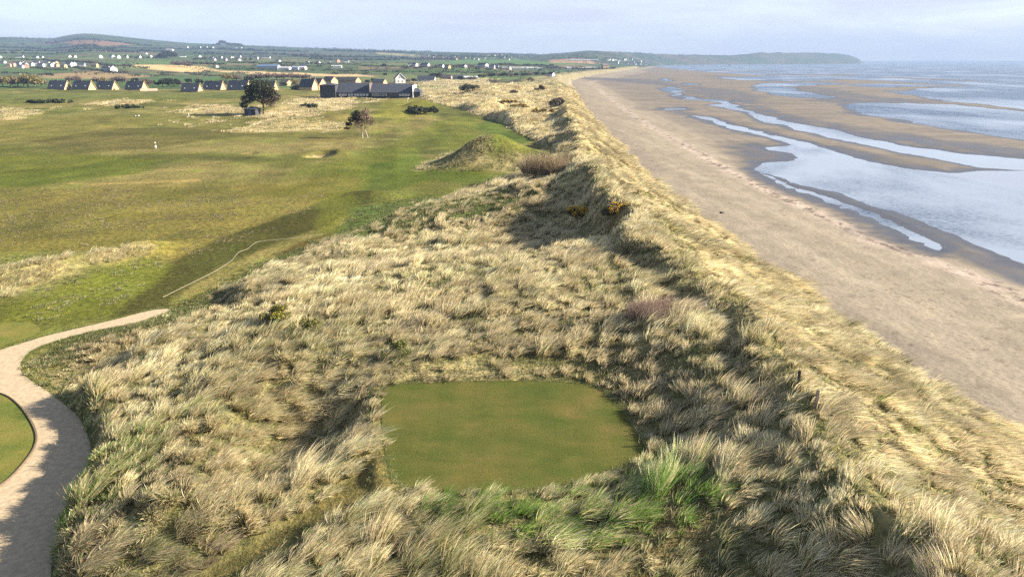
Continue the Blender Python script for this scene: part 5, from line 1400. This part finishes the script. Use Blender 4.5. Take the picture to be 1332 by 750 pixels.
# ------------------------------------------------------------------ small things on the links
def stake(name, u, v, hpx, label, cat, build):
    p = P1(u, v); e = empty(name, p, R(random.uniform(-20, 20)), label, cat); build(e, hpx * pxm(p)); return e
def ball_washer(e, h):
    MB().tube([(0,0,-0.2),(0,0,h*0.55)], 0.06).build('post', M['paint'], e)
    MB().box(-0.2, 0.2, -0.16, 0.16, h*0.18, h*0.48).build('bin', M['paint'], e)
    MB().tube([(0,0,h*0.55),(0,0,h)], 0.05).build('pole', M['darkpost'], e)
    MB().box(-0.16, 0.16, -0.05, 0.05, h*0.76, h*0.98).build('sign', M['paint'], e)
stake('tee_marker_post', 203, 193.5, 9, 'white tee sign post with a white box below it on the left fairway', 'sign post', ball_washer)
def board(e, h):
    MB().add([(-0.5,-0.06,0.1),(0.5,-0.06,0.1),(0.28,-0.06,h),(-0.28,-0.06,h),(-0.5,0.06,0.1),(0.5,0.06,0.1),(0.28,0.06,h),(-0.28,0.06,h)], [(0,1,2,3),(7,6,5,4),(0,4,5,1),(1,5,6,2),(2,6,7,3),(3,7,4,0)]).build('board', M['paint'], e)
    MB().box(-0.06, 0.06, 0.061, 0.14, -0.2, h*0.8).build('post', M['darkpost'], e)
stake('sign_board', 245, 152, 4.8, 'upright white sign board at the dark edge of the far rough', 'sign', board)
def marker(e, h):
    bm = bmesh.new(); bmesh.ops.create_icosphere(bm, subdivisions=2, radius=h*0.5); 
    for v in bm.verts: v.co.z = v.co.z * 0.8 + h * 0.4
    me = bpy.data.meshes.new('knob'); bm.to_mesh(me); bm.free(); link_mesh('knob', me, M['paint'], e)
    MB().tube([(0,0,-0.3),(0,0,0.12)], 0.05).build('spike', M['darkpost'], e)
stake('tee_marker', 176.5, 151.5, 1.4, 'left one of two small white tee markers on the far fairway', 'tee marker', marker)
stake('tee_marker', 180.5, 151.3, 2.0, 'right, larger one of two white tee markers on the far fairway', 'tee marker', marker)
def flag(e, h):
    MB().tube([(0,0,-0.2),(0,0,h)], 0.05, 6).build('pole', M['paint'], e)
    fm = MB(); n = 8
    for i in range(n):
        x0, x1 = i * 0.09, (i + 1) * 0.09
        y0, y1 = 0.05 * math.sin(i * 0.9), 0.05 * math.sin((i + 1) * 0.9)
        fm.add([(x0, y0 - .01, h - 0.5), (x1, y1 - .01, h - 0.5), (x1, y1 - .01, h), (x0, y0 - .01, h), (x0, y0 + .01, h - 0.5), (x1, y1 + .01, h - 0.5), (x1, y1 + .01, h), (x0, y0 + .01, h)], [(0,1,2,3),(7,6,5,4),(3,2,6,7),(0,4,5,1)])
    fm.build('flag', M['paint'], e)
stake('flagstick', 530.5, 133.5, 6.0, 'thin white flagstick on the far green before the clubhouse', 'flagstick', flag)
stake('flagstick', 277, 156, 5.0, 'thin flagstick on the fairway left of the large pine', 'flagstick', flag)

def rope():
    px = [(212,387),(226,380),(250,368),(280,353),(300,340),(310,329),(322,324),(335,315),(360,312),(390,309),(421,305)]
    pts = gpoly(px); pts = smooth_poly(pts, 6, False)
    Q = [(x, y, H1(x, y) + 0.05) for x, y in pts]
    o = MB().tube(Q, 0.02, 6).build('rope', M['rope']); tag(o, 'thin pale rope lying along the fairway edge from the end of the path', 'rope')
rope()
def fence_post(u, v, hpx, mat, label, lean):
    p = P1(u, v); h = 1.0
    o = MB()
    o.box(-0.06, 0.06, -0.05, 0.05, -0.3, h).add([(-0.06,-0.05,h+.002),(0.06,-0.05,h+.002),(0.06,0.05,h+.002),(-0.06,0.05,h+.002),(0,0,h+0.05)], [(0,1,4),(1,2,4),(2,3,4),(3,0,4)])
    ob = o.build('fence_post', mat); ob.location = p; ob.rotation_euler = (R(lean), R(-lean), 0)
    tag(ob, label, 'post', 'old fence posts on the dune crest')
fence_post(1038, 504, 10, M['darkpost'], 'dark weathered fence post by the shaded notch in the dune crest', 3)
fence_post(1060, 532, 18, M['post'], 'pale split fence post sunk in grass just below the dark one', -4)
def beach_stone(u, v, s, label):
    x, y = flat(u, v, 1.6); bm = bmesh.new(); bmesh.ops.create_icosphere(bm, subdivisions=2, radius=s)
    for w in bm.verts: w.co = Vector((w.co.x * 1.3, w.co.y, w.co.z * 0.6)) * (1 + 0.25 * math.sin(9 * w.co.x / s + 5 * w.co.y / s))
    me = bpy.data.meshes.new('stone'); bm.to_mesh(me); bm.free(); o = link_mesh('stone', me, M['darkpost'])
    d_ = float(Xf(np.array([float(y)]))[0] - x); z = float(np.interp(-d_, [0, 6, 25, 38], [2.5, 2.15, 1.1, 0.45])); o.location = (x, y, z + s * 0.25)
    tag(o, label, 'stone')
beach_stone(938, 281, 0.30, 'dark lump of driftwood or stone on the upper beach')

# ------------------------------------------------------------------ camera, sun, sky, haze
cam = bpy.data.cameras.new('camera'); cam.sensor_width = 36.0; cam.lens = FOC / 1332.0 * 36.0
cam.clip_start = 0.5; cam.clip_end = 200000
co = bpy.data.objects.new('camera', cam); COL.objects.link(co)
co.location = (0, 0, CAM_Z); co.rotation_euler = (R(90) - PITCH, 0, 0); SC.camera = co

SUN_EL = 26.0; SUN_AZ = 1.0           # azimuth measured from +X (east) towards +Y (north)
sd_ = Vector((math.cos(R(SUN_EL)) * math.cos(R(SUN_AZ)), math.cos(R(SUN_EL)) * math.sin(R(SUN_AZ)), math.sin(R(SUN_EL))))
sl = bpy.data.lights.new('sun', 'SUN'); sl.energy = 5.0; sl.angle = R(0.53); sl.color = (1.0, 0.89, 0.74)
so = bpy.data.objects.new('sun', sl); COL.objects.link(so); so.rotation_euler = (-sd_).to_track_quat('-Z', 'Y').to_euler(); so.location = (60, 10, 60)

w = bpy.data.worlds.new('World'); SC.world = w; w.use_nodes = True
nt = w.node_tree; nt.nodes.clear(); g = N(nt)
sky = g.n('ShaderNodeTexSky'); sky.sky_type = 'NISHITA'; sky.sun_disc = False
sky.sun_elevation = R(SUN_EL); sky.sun_rotation = R(90 - SUN_AZ); sky.altitude = 30; sky.air_density = 1.0; sky.dust_density = 0.6; sky.ozone_density = 2.0
bg = g.n('ShaderNodeBackground'); bg.inputs['Strength'].default_value = 0.06
tc = g.n('ShaderNodeTexCoord')
cn = g.noise(g.mapping(tc.outputs['Generated'], (2.2, 2.2, 16.0)), 1.6, 6, 0.6, 0.4)
cf = g.rng(cn, 0.38, 0.66, 0.62, 1.0)
sz = g.n('ShaderNodeSeparateXYZ'); g.l(tc.outputs['Generated'], sz.inputs[0])
cf = g.math('MULTIPLY', cf, g.rng(sz.outputs[2], 0.12, 0.5, 1.0, 0.45))
skyc = g.mix(cf, sky.outputs['Color'], (2.8, 2.9, 3.5))
g.l(skyc, bg.inputs['Color'])
ow = g.n('ShaderNodeOutputWorld'); g.l(bg.outputs[0], ow.inputs['Surface'])

def haze():
    x0, x1, y0, y1, z0, z1 = -11500, 13500, -60, 10500, -9.5, 300
    o = MB().box(x0, x1, y0, y1, z0, z1)
    m, nt, out = new_mat('sea_haze'); v = nt.nodes.new('ShaderNodeVolumePrincipled')
    v.inputs['Color'].default_value = (0.23, 0.33, 0.50, 1); v.inputs['Density'].default_value = 0.000105; v.inputs['Anisotropy'].default_value = 0.0
    nt.links.new(v.outputs[0], out.inputs['Volume'])
    m.cycles.volume_sampling = 'DISTANCE'
    ob = o.build('haze', m); tag(ob, 'pale sea haze over the far fields and headland', kind='stuff')
haze()

SC.render.engine = 'CYCLES'
cy = SC.cycles
cy.max_bounces = 5; cy.diffuse_bounces = 3; cy.glossy_bounces = 2; cy.transmission_bounces = 2; cy.transparent_max_bounces = 4; cy.volume_bounces = 0
cy.use_denoising = False
try: cy.denoiser = 'OPENIMAGEDENOISE'; cy.denoising_input_passes = 'RGB_ALBEDO_NORMAL'
except Exception: pass
cy.sample_clamp_indirect = 4.0; cy.caustics_reflective = False; cy.caustics_refractive = False
vs_ = SC.view_settings; vs_.view_transform = 'Standard'; vs_.look = 'None'; vs_.exposure = 2.28; vs_.gamma = 1.0; vs_.use_curve_mapping = False
